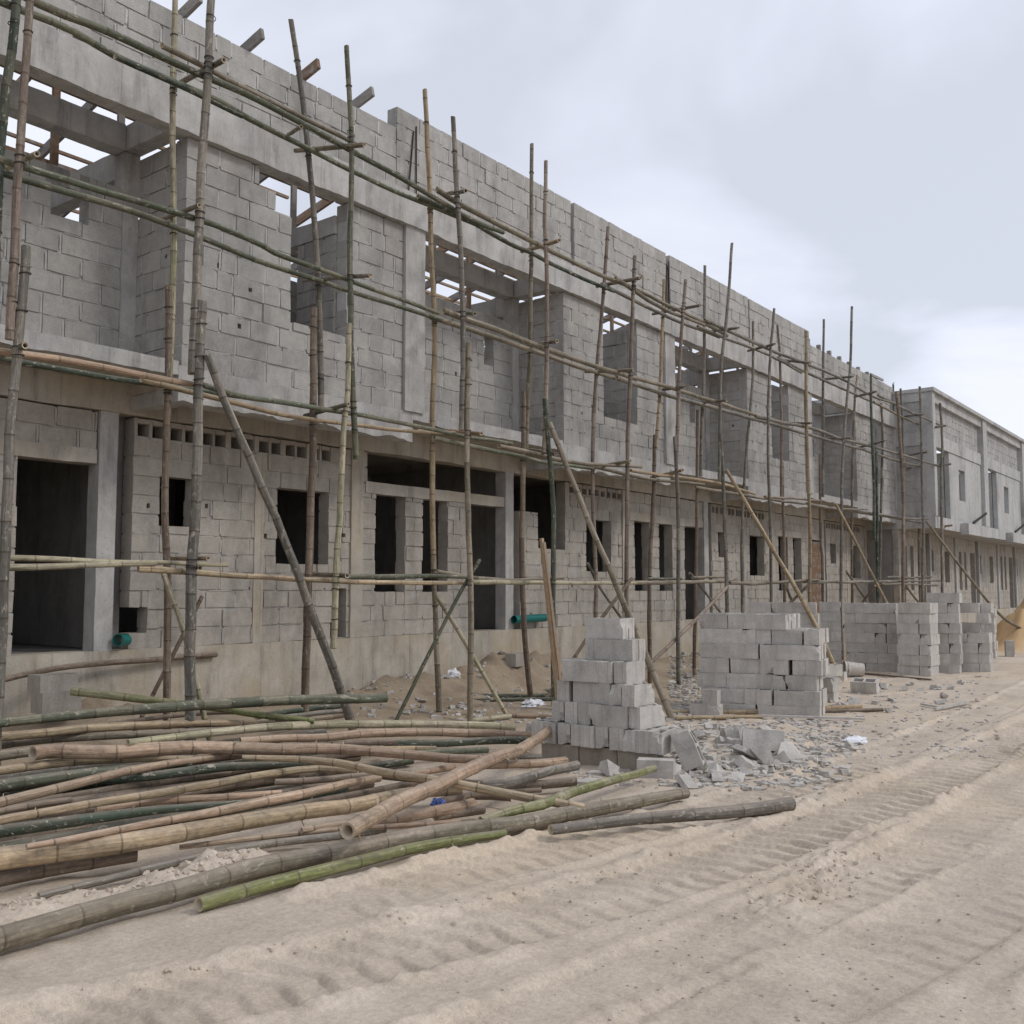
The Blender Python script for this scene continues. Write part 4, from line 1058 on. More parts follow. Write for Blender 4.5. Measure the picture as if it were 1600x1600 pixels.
raker([(859, 662), (920, 815), (960, 905), (1000, 1000), (1052, 1125)], (8, 11), 'olive', 8.78, None)
raker([(1134, 733), (1200, 845), (1265, 957), (1315, 1064)], (5.5, 8), 'tan', 8.78, None)
raker([(1306, 787), (1385, 942), (1405, 985)], (4, 5), 'tan', 8.78, 7.6)
raker([(1447, 814), (1550, 947), (1596, 1012)], (3.6, 5), 'olive', 8.78, None)
# binding wire: turns round each upright where a ledger crosses or two lengths are spliced
def wire_rings(o, P, r, zs):
    mb = MB(); loc = Vector(o.location) + Vector(SC.location)
    for z in zs:
        for i in range(len(P) - 1):
            a, b = P[i], P[i + 1]
            if min(a.z, b.z) <= z <= max(a.z, b.z) and abs(a.z - b.z) > 1e-3:
                c = a.lerp(b, (z - a.z) / (b.z - a.z)); ax = (b - a).normalized()
                x = ax.cross(Vector((0, 1, 0))).normalized(); y = ax.cross(x)
                R = r * 1.06; w = 0.005; tl = rng.uniform(-.3, .3)
                for k in range(10):
                    q = []
                    for kk in (k, k + 1):
                        an = 2 * math.pi * kk / 10; d = x * math.cos(an) + y * math.sin(an)
                        base = c + d * R + ax * (tl * r * math.cos(an)) - loc
                        q += [base - ax * w, base + ax * w, base + ax * w + d * w, base - ax * w + d * w]
                    mb.hexa([tuple(v) for v in q])
                break
    if mb.f: mb.build('wire_tie', WIRE, o, loc=(0, 0, 0))
for o, P, r in uprights[:24]:
    zs = []
    ztop, zbot = P[0].z, P[-1].z
    for lp, lr in ledgers:
        if abs(lp[0].y - P[0].y) > 0.3: continue
        for i in range(len(lp) - 1):
            a, b = lp[i], lp[i + 1]
            for j in range(len(P) - 1):
                ux = P[j].x
                if min(a.x, b.x) <= ux <= max(a.x, b.x):
                    z = a.z + (b.z - a.z) * (ux - a.x) / (b.x - a.x + 1e-9)
                    if min(P[j].z, P[j + 1].z) <= z <= max(P[j].z, P[j + 1].z): zs += [z + 0.03, z - 0.04]
    zs += [ztop - 0.5, zbot + 0.35, zbot + 0.7] if zbot > 1 else [ztop - 0.25, ztop - 0.6]
    wire_rings(o, P, r, zs)

# ------------------------------------------------------------------ bamboo lying in the pile: every pole is a thing
pilen = [0]
def lying(label, px, w, z, mat, gap=0.36, group='bamboo poles lying in the pile', name='bamboo_pole', sides=14, wob=0.004, on_ground=False):
    """px: sighted centre line; w: width(s) in photo px; z: height(s) of the axis above datum"""
    n_ = len(px)
    zz = z if isinstance(z, (list, tuple)) else [z, z]
    ww = w if isinstance(w, (list, tuple)) else [w, w]
    L = [0.0]
    for a, b in zip(px[:-1], px[1:]): L.append(L[-1] + math.hypot(b[0] - a[0], b[1] - a[1]))
    P, R = [], []
    for (x, y), l in zip(px, L):
        t = l / L[-1]
        zc = float(np.interp(t, np.linspace(0, 1, len(zz)), zz)); wc = float(np.interp(t, np.linspace(0, 1, len(ww)), ww))
        p = onZ(x, y, zc)
        if on_ground:
            for _ in range(4):
                p = onZ(x, y, gh(p.x, p.y) + 0.5 * wc * depth_of(p) / F_PX * 0.85)
        P.append(p); R.append(px_rad(wc, p))
    pilen[0] += 1
    me, org = bamboo_mesh(name, P, R, BM[mat], 2000 + pilen[0] * 3, sides, gap, wob, None, sides >= 12)
    o = bpy.data.objects.new(name, me); COL.objects.link(o); o.location = org
    tag(o, label, 'bamboo pole', group); return o
Q = lying
Q('green bamboo pole with pale split end, highest at the back left of the pile', [(112, 1079), (195, 1089), (258, 1097), (341, 1107), (390, 1115), (492, 1126)], [13, 12, 9], [0.80, 0.64, 0.5], 'lime')
Q('thick dark green bamboo pole turning orange at its right end, back of the pile', [(-30, 1134), (0, 1130), (81, 1121), (162, 1113), (258, 1105), (325, 1100), (406, 1096), (518, 1093), (604, 1091)], [14, 16, 17, 14], [0.70, 0.75, 0.66], 'green')
Q('tan grey bamboo pole lying just below the big dark green one', [(-30, 1154), (0, 1151), (135, 1138), (258, 1131), (341, 1130), (430, 1131)], [15, 14, 10], [0.55, 0.52, 0.45], 'tan')
Q('thin pink brown bamboo stick showing under the big dark green pole', [(170, 1131), (260, 1120), (330, 1113), (380, 1112)], [7, 8], [0.5, 0.5], 'brown')
Q('brown bamboo pole with a yellow green patch, behind the pink cut end', [(-30, 1167), (0, 1164), (65, 1156), (258, 1146), (370, 1140)], [13, 12, 9], [0.46, 0.42], 'olive')
Q('long yellow tan bamboo pole crossing the back of the pile', [(200, 1161), (260, 1154), (325, 1146), (406, 1138), (518, 1132), (662, 1131), (758, 1133), (806, 1138)], [11, 13, 13, 11], [0.56, 0.52, 0.35, 0.22], 'pale')
Q('thick pink tan bamboo pole with its sawn end facing left', [(51, 1178), (81, 1174), (162, 1174), (258, 1169), (357, 1168), (439, 1171), (518, 1171), (565, 1174), (630, 1179), (711, 1185), (765, 1188)], [23, 22, 19, 16, 13], [0.52, 0.48, 0.36, 0.3], 'pink', 0.33)
Q('pinkish bamboo pole darkening to brown towards its right end', [(374, 1158), (455, 1154), (500, 1153), (581, 1146), (662, 1144), (758, 1146), (830, 1149)], [12, 14, 13], [0.44, 0.34, 0.2], 'pink')
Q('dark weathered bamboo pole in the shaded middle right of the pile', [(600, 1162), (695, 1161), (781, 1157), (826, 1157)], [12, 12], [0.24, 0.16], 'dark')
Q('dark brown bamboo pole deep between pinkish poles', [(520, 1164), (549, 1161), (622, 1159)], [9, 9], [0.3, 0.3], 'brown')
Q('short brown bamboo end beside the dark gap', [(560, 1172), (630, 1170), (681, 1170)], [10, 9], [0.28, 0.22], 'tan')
Q('short green bamboo end in the middle of the pile', [(640, 1178), (684, 1176), (762, 1172)], [9, 10], [0.2, 0.18], 'green')
Q('tan bamboo pole at the left edge under the sawn pink end', [(-30, 1208), (0, 1204), (81, 1193), (170, 1187), (300, 1184)], [15, 13, 8], [0.42, 0.4], 'tan')
Q('olive bamboo pole at the left edge ending behind the sawn pink end', [(-30, 1184), (0, 1181), (50, 1174), (130, 1168)], [16, 15], [0.45, 0.44], 'olive')
Q('dark green bamboo pole at the left edge below the tan ones', [(-30, 1231), (0, 1226), (81, 1214), (170, 1203), (300, 1196)], [20, 17, 9], [0.36, 0.34], 'dark')
Q('pink brown bamboo pole rising from the left edge over the dark green ones', [(-25, 1259), (0, 1253), (70, 1236), (130, 1221), (195, 1205), (258, 1193), (309, 1186), (360, 1181), (420, 1182)], [17, 15, 12, 8], [0.40, 0.44, 0.4, 0.33], 'pink')
Q('long tan bamboo pole crossing downwards to the right under the big crossing pole', [(379, 1185), (471, 1187), (500, 1190), (532, 1193), (581, 1203), (646, 1214), (724, 1227), (784, 1238), (846, 1249), (912, 1262)], [9, 13, 14, 14], [0.40, 0.36, 0.28, 0.12], 'tan')
Q('very dark green bamboo pole bowed in the middle left of the pile', [(150, 1218), (220, 1214), (260, 1209), (341, 1198), (422, 1195), (480, 1194)], [14, 15, 10], [0.33, 0.34, 0.28], 'dark')
Q('tan bamboo pole with dark joints crossing above the bright green one', [(-25, 1288), (0, 1282), (81, 1268), (146, 1256), (211, 1245), (260, 1237), (341, 1222), (406, 1211), (487, 1201), (560, 1205)], [14, 13, 13, 10], [0.36, 0.36, 0.3, 0.22], 'tan')
Q('purple brown bamboo pole in the shaded centre of the pile', [(430, 1222), (500, 1218), (581, 1211), (614, 1215), (670, 1220)], [10, 11, 9], [0.24, 0.2], 'brown')
Q('reddish bamboo pole between the tan and the bright green one', [(150, 1265), (260, 1251), (357, 1245), (440, 1238)], [13, 12, 9], [0.26, 0.24], 'pink')
Q('dark reddish bamboo pole low at the left edge', [(-20, 1270), (0, 1268), (60, 1258), (110, 1252)], [13, 12], [0.26, 0.25], 'brown')
Q('thick bright green bamboo pole at the left edge of the pile', [(-25, 1304), (0, 1299), (97, 1285), (162, 1276), (258, 1265), (309, 1261), (390, 1252)], [21, 19, 14, 8], [0.30, 0.28, 0.24], 'dark')
Q('pinkish orange bamboo pole rising to a broken tip in the pile centre', [(40, 1324), (114, 1311), (258, 1282), (341, 1268), (422, 1250), (500, 1234), (549, 1222), (593, 1215)], [10, 12, 16, 12], [0.30, 0.3, 0.3, 0.24], 'pink')
Q('thick grey tan bamboo pole with long joints in the front left of the pile', [(-25, 1346), (0, 1341), (49, 1336), (162, 1321), (258, 1307), (390, 1284), (500, 1266), (565, 1256), (640, 1240), (720, 1236)], [37, 32, 27, 24, 16], [0.22, 0.22, 0.18, 0.12], 'tan', 0.42)
Q('shaded dark bamboo pole with a round end under the thick grey tan one', [(-30, 1380), (0, 1373), (97, 1354), (212, 1334)], [27, 25], [0.09, 0.10], 'brown')  # brown skin puts the shadow under the thick pole into the colour
Q('greenish grey bamboo pole half buried in the crust of sand', [(60, 1400), (138, 1381), (260, 1352), (400, 1322), (525, 1307), (600, 1296)], [13, 12, 13], [0.06, 0.07], 'grey')
Q('big pink tan bamboo pole lying across the others with its sawn end towards the road', [(541, 1298), (614, 1257), (679, 1229), (758, 1191), (814, 1171), (854, 1144), (883, 1119)], [28, 25, 20, 13], [0.30, 0.34, 0.34, 0.3], 'pink', 0.3)
Q('pinkish bamboo pole ending below the big crossing pole', [(470, 1298), (540, 1287), (600, 1283), (662, 1271), (738, 1256)], [10, 15, 20], [0.12, 0.12], 'pink')
Q('frayed brown bamboo stub behind the pinkish end', [(680, 1276), (754, 1264)], [15, 16], [0.07, 0.08], 'brown')
Q('thin pink bamboo stick just behind the front pole', [(280, 1324), (400, 1309), (520, 1297), (650, 1289), (720, 1284)], [8, 9], [0.10, 0.10], 'pink')
Q('tan bamboo pole curving behind the crossing pole to a slanted tip', [(640, 1209), (722, 1196), (778, 1195), (846, 1193), (883, 1189)], [9, 12, 15, 13], [0.24, 0.18, 0.12], 'pink', 0.28)
Q('grey green bamboo pole bending up to a pale tip near the block stack', [(700, 1222), (781, 1224), (846, 1208), (902, 1196)], [12, 16, 15], [0.20, 0.2, 0.16], 'grey')
Q('scuffed brown bamboo pole low beside the bright green tip', [(760, 1232), (830, 1227), (900, 1221)], [13, 15], [0.08, 0.09], 'brown')
Q('short brown bamboo end below the grey green one', [(770, 1238), (845, 1234)], [8, 8], [0.05, 0.06], 'brown')
Q('brown bamboo pole under the long tan crossing pole', [(690, 1252), (747, 1244), (800, 1247)], [12, 12], [0.07, 0.07], 'brown')
Q('short grey green bamboo end near the block stack', [(790, 1183), (847, 1183)], [7, 7], [0.15, 0.12], 'grey')
Q('bright lime green bamboo pole pointing at the block stack', [(750, 1281), (797, 1268), (846, 1257), (903, 1235), (958, 1218), (1021, 1200)], [13, 17, 15, 11], [0.14, 0.17, 0.15, 0.13], 'lime', 0.22)
Q('longest and thickest olive grey bamboo pole along the road edge of the pile', [(-40, 1478), (0, 1467), (81, 1445), (179, 1417), (290, 1390), (400, 1356), (525, 1330), (650, 1305), (740, 1294), (797, 1288), (895, 1271), (1000, 1252), (1072, 1240)], [40, 35, 31, 28, 25, 17], [0.10, 0.10, 0.09, 0.075], 'olive', 0.42)
Q('grey bamboo pole with scuffs lying in the sand right of the pile', [(860, 1297), (930, 1288), (1000, 1278), (1075, 1275), (1150, 1268), (1238, 1255)], [16, 19, 21], [0.06, 0.07], 'grey', 0.4)
Q('yellow green bamboo pole in front of the longest one, its cut end on the sand', [(312, 1414), (397, 1390), (525, 1356), (625, 1331), (700, 1314), (790, 1301)], [23, 22, 18, 13], [0.065, 0.06], 'lime', 0.4)
# poles added lower down to fill the gaps, dark skins standing in for shade
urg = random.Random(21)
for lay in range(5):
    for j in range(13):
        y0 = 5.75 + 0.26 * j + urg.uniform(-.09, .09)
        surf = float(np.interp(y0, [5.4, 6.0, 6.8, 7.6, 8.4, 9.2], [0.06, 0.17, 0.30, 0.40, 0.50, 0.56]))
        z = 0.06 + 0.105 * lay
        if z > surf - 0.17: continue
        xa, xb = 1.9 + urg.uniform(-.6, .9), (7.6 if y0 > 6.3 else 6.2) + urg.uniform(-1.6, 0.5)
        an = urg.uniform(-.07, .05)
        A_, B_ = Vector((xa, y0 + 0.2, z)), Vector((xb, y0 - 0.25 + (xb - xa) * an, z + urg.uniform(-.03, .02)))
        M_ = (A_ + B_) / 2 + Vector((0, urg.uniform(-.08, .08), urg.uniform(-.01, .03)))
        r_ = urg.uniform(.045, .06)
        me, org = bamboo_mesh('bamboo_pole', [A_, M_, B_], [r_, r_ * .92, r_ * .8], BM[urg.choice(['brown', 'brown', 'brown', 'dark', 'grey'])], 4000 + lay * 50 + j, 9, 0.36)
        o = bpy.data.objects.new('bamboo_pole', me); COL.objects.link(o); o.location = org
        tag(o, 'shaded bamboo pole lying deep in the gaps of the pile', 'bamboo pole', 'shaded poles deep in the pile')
g2 = 'bamboo poles lying behind the pile'
Q('dark green bamboo pole end right below the orange tipped pole', [(400, 1120), (439, 1113), (500, 1105), (541, 1104)], [9, 9], [0.4, 0.36], 'dark', group=g2)
Q('grey green bamboo end below the dark green one', [(420, 1122), (500, 1114), (538, 1110)], [7, 7], [0.34, 0.32], 'grey', group=g2)
Q('brown bamboo end lowest in front of the raking prop', [(420, 1128), (500, 1122), (538, 1117)], [8, 8], [0.28, 0.26], 'brown', group=g2)
Q('grey green bamboo pole lying along the foot of the plinth', [(544, 1082), (662, 1079), (758, 1080), (865, 1080)], [7, 7], 0.1, 'grey', group=g2, on_ground=True, sides=8)
Q('dark green bamboo pole lying in front of the plinth pole', [(610, 1089), (695, 1084), (758, 1088), (864, 1087)], [8, 7], 0.1, 'dark', group=g2, on_ground=True, sides=8)
Q('dark green bamboo pole third from the plinth between the scaffold feet', [(640, 1094), (758, 1093), (864, 1092)], [7, 6], 0.1, 'dark', group=g2, on_ground=True, sides=8)
Q('short tan bamboo pole beside the scaffold brace foot', [(735, 1125), (797, 1119)], [8, 9], 0.1, 'pale', group=g2, on_ground=True, sides=10)
Q('pinkish bamboo pole on the ground left of the small block stack', [(795, 1118), (840, 1120), (880, 1121)], [8, 8], 0.1, 'pink', group=g2, on_ground=True, sides=10)
P = [onY(x, y, Y) for (x, y), Y in zip([(-10, 1066), (60, 1050), (125, 1040), (250, 1030), (338, 1022)], [10.6, 10.9, 11.1, 11.2, 11.24])]
me, org = bamboo_mesh('bamboo_pole', P, [px_rad(9, p) for p in P], BM['brown'], 77, 10, 0.36)
o = bpy.data.objects.new('bamboo_pole', me); COL.objects.link(o); o.location = org
tag(o, 'curved brown bamboo pole resting on the plinth edge at the left', 'bamboo pole', g2)
g3 = 'bamboo poles lying at the wide block stack'
Q('long tan bamboo pole on the ground in front of the wide block stack', [(1046, 1113), (1110, 1113), (1175, 1112), (1250, 1108), (1325, 1105), (1345, 1104)], [8, 8], 0.05, 'tan', group=g3, on_ground=True, sides=10)
Q('brown bamboo pole beside the right end of the long tan one', [(1240, 1114), (1310, 1111), (1379, 1109)], [6, 6], 0.05, 'brown', group=g3, on_ground=True, sides=8)
Q('thin orange tan bamboo pole leading to the white plank', [(1056, 1122), (1120, 1121), (1190, 1120)], [7, 7], 0.05, 'tan', group=g3, on_ground=True, sides=8)
Q('thin bamboo stick lying in front of the far block stacks', [(1340, 1051), (1400, 1057), (1455, 1062)], [3.4, 3.2], 0.05, 'brown', group=g3, on_ground=True, sides=7)

# ------------------------------------------------------------------ loose and stacked cement blocks
def hollow_block(name, Lb, Wb, Hb, seed, mat, holes=True, amp=0.003, chip=None, gd=0.010):
    """block of sand and cement with two cells open to the top, grooved ends; origin at the middle of its underside"""
    rg = random.Random(seed); mb = MB()
    g0, g1 = Wb * 0.27, Wb * 0.73
    out = [(0, 0), (Lb, 0), (Lb, g0), (Lb - gd, g0 + .012), (Lb - gd, g1 - .012), (Lb, g1), (Lb, Wb), (0, Wb), (0, g1), (gd, g1 - .012), (gd, g0 + .012), (0, g0)]
    def D(x, y, z):
        q = Vector((x * 7 + seed * 3.7, y * 7, z * 7))
        n_ = mnoise.noise_vector(q) * amp + mnoise.noise_vector(q * 3) * amp * 0.7
        p = Vector((x - Lb / 2, y - Wb / 2, z)) + n_
        if chip and (Vector((x, y, z)) - Vector(chip[0])).length < chip[1]: p = p.lerp(Vector((chip[0][0] - Lb / 2, chip[0][1] - Wb / 2, chip[0][2])) * 0.2 + p * 0.8, 1.0) + (Vector((0, 0, Hb / 2)) - p) * 0.16
        return tuple(p)
    nz = 4
    for i in range(len(out)):
        a, b = out[i], out[(i + 1) % len(out)]
        l = math.hypot(b[0] - a[0], b[1] - a[1]); k = max(1, int(l / 0.09))
        for j in range(k):
            x0, y0 = a[0] + (b[0] - a[0]) * j / k, a[1] + (b[1] - a[1]) * j / k
            x1, y1 = a[0] + (b[0] - a[0]) * (j + 1) / k, a[1] + (b[1] - a[1]) * (j + 1) / k
            for z in range(nz):
                mb.quad([D(x0, y0, Hb * z / nz), D(x1, y1, Hb * z / nz), D(x1, y1, Hb * (z + 1) / nz), D(x0, y0, Hb * (z + 1) / nz)])
    mb.quad([D(x, y, 0) for x, y in reversed(out)])
    t = 0.034; mid = Lb / 2
    cells = [(t + .004, mid - t / 2), (mid + t / 2, Lb - t - .004)]
    c0y, c1y = t, Wb - t
    if not holes:
        mb.quad([D(x, y, Hb) for x, y in out])
    else:
        xa, xb = cells[0][0], cells[1][1]
        mb.quad([D(x, y, Hb) for x, y in [(0, 0), (xa, 0), (xa, c0y), (xa, c1y), (xa, Wb), (0, Wb), (0, g1), (gd, g1 - .012), (gd, g0 + .012), (0, g0)]])
        mb.quad([D(x, y, Hb) for x, y in [(xb, 0), (Lb, 0), (Lb, g0), (Lb - gd, g0 + .012), (Lb - gd, g1 - .012), (Lb, g1), (Lb, Wb), (xb, Wb), (xb, c1y), (xb, c0y)]])
        m0, m1 = cells[0][1], cells[1][0]
        for y0, y1 in ((0, c0y), (c1y, Wb)):
            for x0, x1 in ((xa, m0), (m0, m1), (m1, xb)):
                mb.quad([D(x0, y0, Hb), D(x1, y0, Hb), D(x1, y1, Hb), D(x0, y1, Hb)])
        mb.quad([D(m0, c0y, Hb), D(m1, c0y, Hb), D(m1, c1y, Hb), D(m0, c1y, Hb)])
        zb = 0.035
        for x0, x1 in cells:
            for p, q in (((x0, c0y), (x0, c1y)), ((x0, c1y), (x1, c1y)), ((x1, c1y), (x1, c0y)), ((x1, c0y), (x0, c0y))):
                mb.quad([D(p[0], p[1], Hb), D(q[0], q[1], Hb), D(q[0], q[1], zb), D(p[0], p[1], zb)])
            mb.quad([D(x0, c0y, zb), D(x1, c0y, zb), D(x1, c1y, zb), D(x0, c1y, zb)])
    rr = rg.random()
    mb.r = [rr] * len(mb.f)
    me = mb.mesh(name, mat); return me
STACK_BLOCK = masonry_mat('stack_block', (0.455, 0.43, 0.395), (0.51, 0.483, 0.445), (0.56, 0.53, 0.49), (0.48, 0.44, 0.385), 0.5)
EARTH_BLOCK = masonry_mat('earthy_block', (0.30, 0.26, 0.22), (0.34, 0.30, 0.25), (0.36, 0.32, 0.27), (0.40, 0.33, 0.25), 0.5)
def nick(s, L_, W_, H_): return None if s % 3 == 0 else (((L_ if s % 2 else 0.0, 0.0 if s % 4 < 2 else W_, H_ if s % 5 < 3 else 0.0)), 0.05 + 0.02 * (s % 3))
B6 = [hollow_block('sandcrete_block', 0.45, 0.15, 0.223, s, STACK_BLOCK, True, 0.0045, nick(s, .45, .15, .223)) for s in range(9)]
B9 = [hollow_block('sandcrete_block', 0.45, 0.222, 0.222, s + 20, STACK_BLOCK, True, 0.005, nick(s, .45, .222, .222), gd=0.001) for s in range(10)]
BE = [hollow_block('sandcrete_block', 0.45, 0.15, 0.223, s + 40, EARTH_BLOCK, False) for s in range(2)]
BH = [hollow_block('sandcrete_block', 0.222, 0.222, 0.222, s + 60, STACK_BLOCK, False, 0.005, gd=0.001) for s in range(3)]
BL = [hollow_block('sandcrete_block', 0.45, 0.222, 0.222, s + 90, BLOCK_LOW, False, gd=0.002) for s in range(3)]
B_BROKE = hollow_block('sandcrete_block', 0.40, 0.15, 0.21, 71, STACK_BLOCK, True, 0.008, ((0.0, 0.0, 0.2), 0.16))
brg = random.Random(3)
ORD = ['lowest', 'second', 'third', 'fourth', 'fifth', 'sixth', 'seventh', 'eighth', 'ninth', 'tenth', 'eleventh', 'twelfth', 'thirteenth']
def put_block(me, loc, yaw, label, group, pitch=0.0, roll=0.0, name='sandcrete_block'):
    o = bpy.data.objects.new(name, me); COL.objects.link(o)
    o.location = loc; o.rotation_euler = (roll, pitch, yaw)
    tag(o, label, 'block', group); return o
def view_az(x): return AZ - math.atan((x - 800) / F_PX)

# the small stack beside the bamboo pile, 150 mm blocks
def small_stack():
    O = onZ(920, 1196, 0.0); O.z = gh(O.x, O.y) - 0.03
    a = view_az(930) - math.pi / 2 - math.radians(30)
    ax = Vector((math.cos(a), math.sin(a), 0)); bx = Vector((-ax.y, ax.x, 0))
    h = 0.2235
    G = 'blocks of the small stack beside the bamboo'
    course_name = ['earthy bottom', 'header', 'third', 'fourth', 'fifth', 'sixth', 'top']
    cnt = {}
    def b(c, s, t, hdr, tag_=None, me=None, dyaw=0.0):
        cnt[c] = cnt.get(c, 0) + 1
        m_ = me or (brg.choice(BE) if c == 0 else brg.choice(B6))
        L2, W2 = (0.075, 0.225) if hdr else (0.225, 0.075)
        sb = (0, 0, 0.09, 0.10, 0.12, 0.16, 0.2)[c]; t += sb; s -= 0.62 * sb + (0.05 if c > 1 else 0.0)
        p = O + ax * (s + L2 + brg.uniform(-.012, .012)) + bx * (t + W2 + brg.uniform(-.02, .02)); p.z = O.z + c * h
        lab = tag_ or '%s block, %s course of the small stack, %s from left' % ('brown' if c == 0 else ('end-on grey' if hdr else 'lengthwise grey'), course_name[c], ORD[cnt[c] - 1] if cnt[c] > 1 else 'first')
        put_block(m_, p, a + (math.pi / 2 if hdr else 0) + brg.uniform(-.05, .05) + dyaw + (math.pi if brg.random() < .5 else 0), lab, G)
    for s in (-0.62, -0.16, 0.30): b(0, s, 0.06, False)
    for i in range(10): b(1, -0.72 + 0.158 * i, 0.0 + brg.uniform(-.015, .02), True)
    for i in range(3): b(2, -0.40 + 0.158 * i, 0.0, True)
    b(2, 0.09, -0.03, False); b(2, 0.55, -0.02, True, None, None, -0.12); b(2, 0.09, 0.16, False)
    b(3, -0.36, 0.02, True); b(3, -0.17, 0.04, False); b(3, -0.17, 0.22, False)
    b(3, 0.30, 0.02, True); b(3, 0.47, -0.02, True)
    b(4, -0.28, 0.0, False); b(4, 0.18, 0.02, True); b(4, 0.34, 0.05, True); b(4, -0.36, 0.17, False); b(4, -0.30, 0.33, False)
    b(5, -0.14, 0.26, True); b(5, 0.03, 0.2, False); b(5, 0.03, 0.36, False)
    b(6, -0.12, 0.24, False, None, None, 0.06); b(6, -0.12, 0.40, False, None, None, 0.06)
    # fallen ones at its right foot
    p = onZ(1018, 1216, 0.0); p.z = gh(p.x, p.y) - 0.03
    put_block(hollow_block('sandcrete_block', 0.36, 0.16, 0.2, 81, STACK_BLOCK, False, 0.006), p + bx * 0.1, a + 0.35, 'grey block lying at the tip of the lime green bamboo pole', 'fallen blocks')
    p = onZ(1068, 1206, 0.0); p.z = gh(p.x, p.y) + 0.02
    put_block(B_BROKE, p + Vector((-0.05, 0.03, 0.19)), a + 0.1, 'broken hollow block tipped on its end against the small stack', 'fallen blocks', pitch=math.radians(68), roll=-0.12)
    p = onZ(833, 1146, 0.1); p.z = gh(p.x, p.y)
    put_block(hollow_block('sandcrete_block', 0.15, 0.14, 0.25, 83, STACK_BLOCK, False, 0.014), p, a + 0.3, 'half block standing upright behind the big crossing bamboo pole', 'fallen blocks')
    p = onZ(1192, 1184, 0.0); p.z = gh(p.x, p.y) + 0.01
    put_block(hollow_block('sandcrete_block', 0.44, 0.15, 0.222, 84, STACK_BLOCK, False, 0.006), p, a + 0.42, 'whole grey block lying tilted in the middle of the rubble', 'fallen blocks', roll=-0.3, pitch=0.06)
    p = onZ(1352, 1081, 0.0); p.z = gh(p.x, p.y) - 0.01
    put_block(B9[0], p + Vector((0, 0, 0.03)), a + 0.05, 'hollow block with open cells up, alone on the sand in front of the far stacks', 'fallen blocks', roll=0.28)
    p = onZ(1571, 1024, 0.0); p.z = gh(p.x, p.y)
    put_block(B9[1], p + Vector((0, 0, 0.22)), a + 0.3, 'hollow block standing on end before the orange sand heap', 'fallen blocks', pitch=math.pi / 2)
    for (x, y, zz, dy, lb) in ((82, 1085, 0.24, 0.0, 'upper grey block of two against the plinth at the left, small hole in its face'), (88, 1112, 0.0, -0.08, 'lower grey block of two against the plinth at the left')):
        p = onY(x, y, 10.62 + dy); gz = gh(p.x, p.y)
        put_block(BL[0] if zz else BL[1], Vector((p.x, p.y, p.z)), 0.12 + dy, lb, 'blocks by the plinth')
    p = onY(808, 1064, 10.6); put_block(BL[2], Vector((p.x, p.y, gh(p.x, p.y) - 0.03)), 0.1, 'dusty block on the sand bank under the porch opening', 'blocks by the plinth')
small_stack()

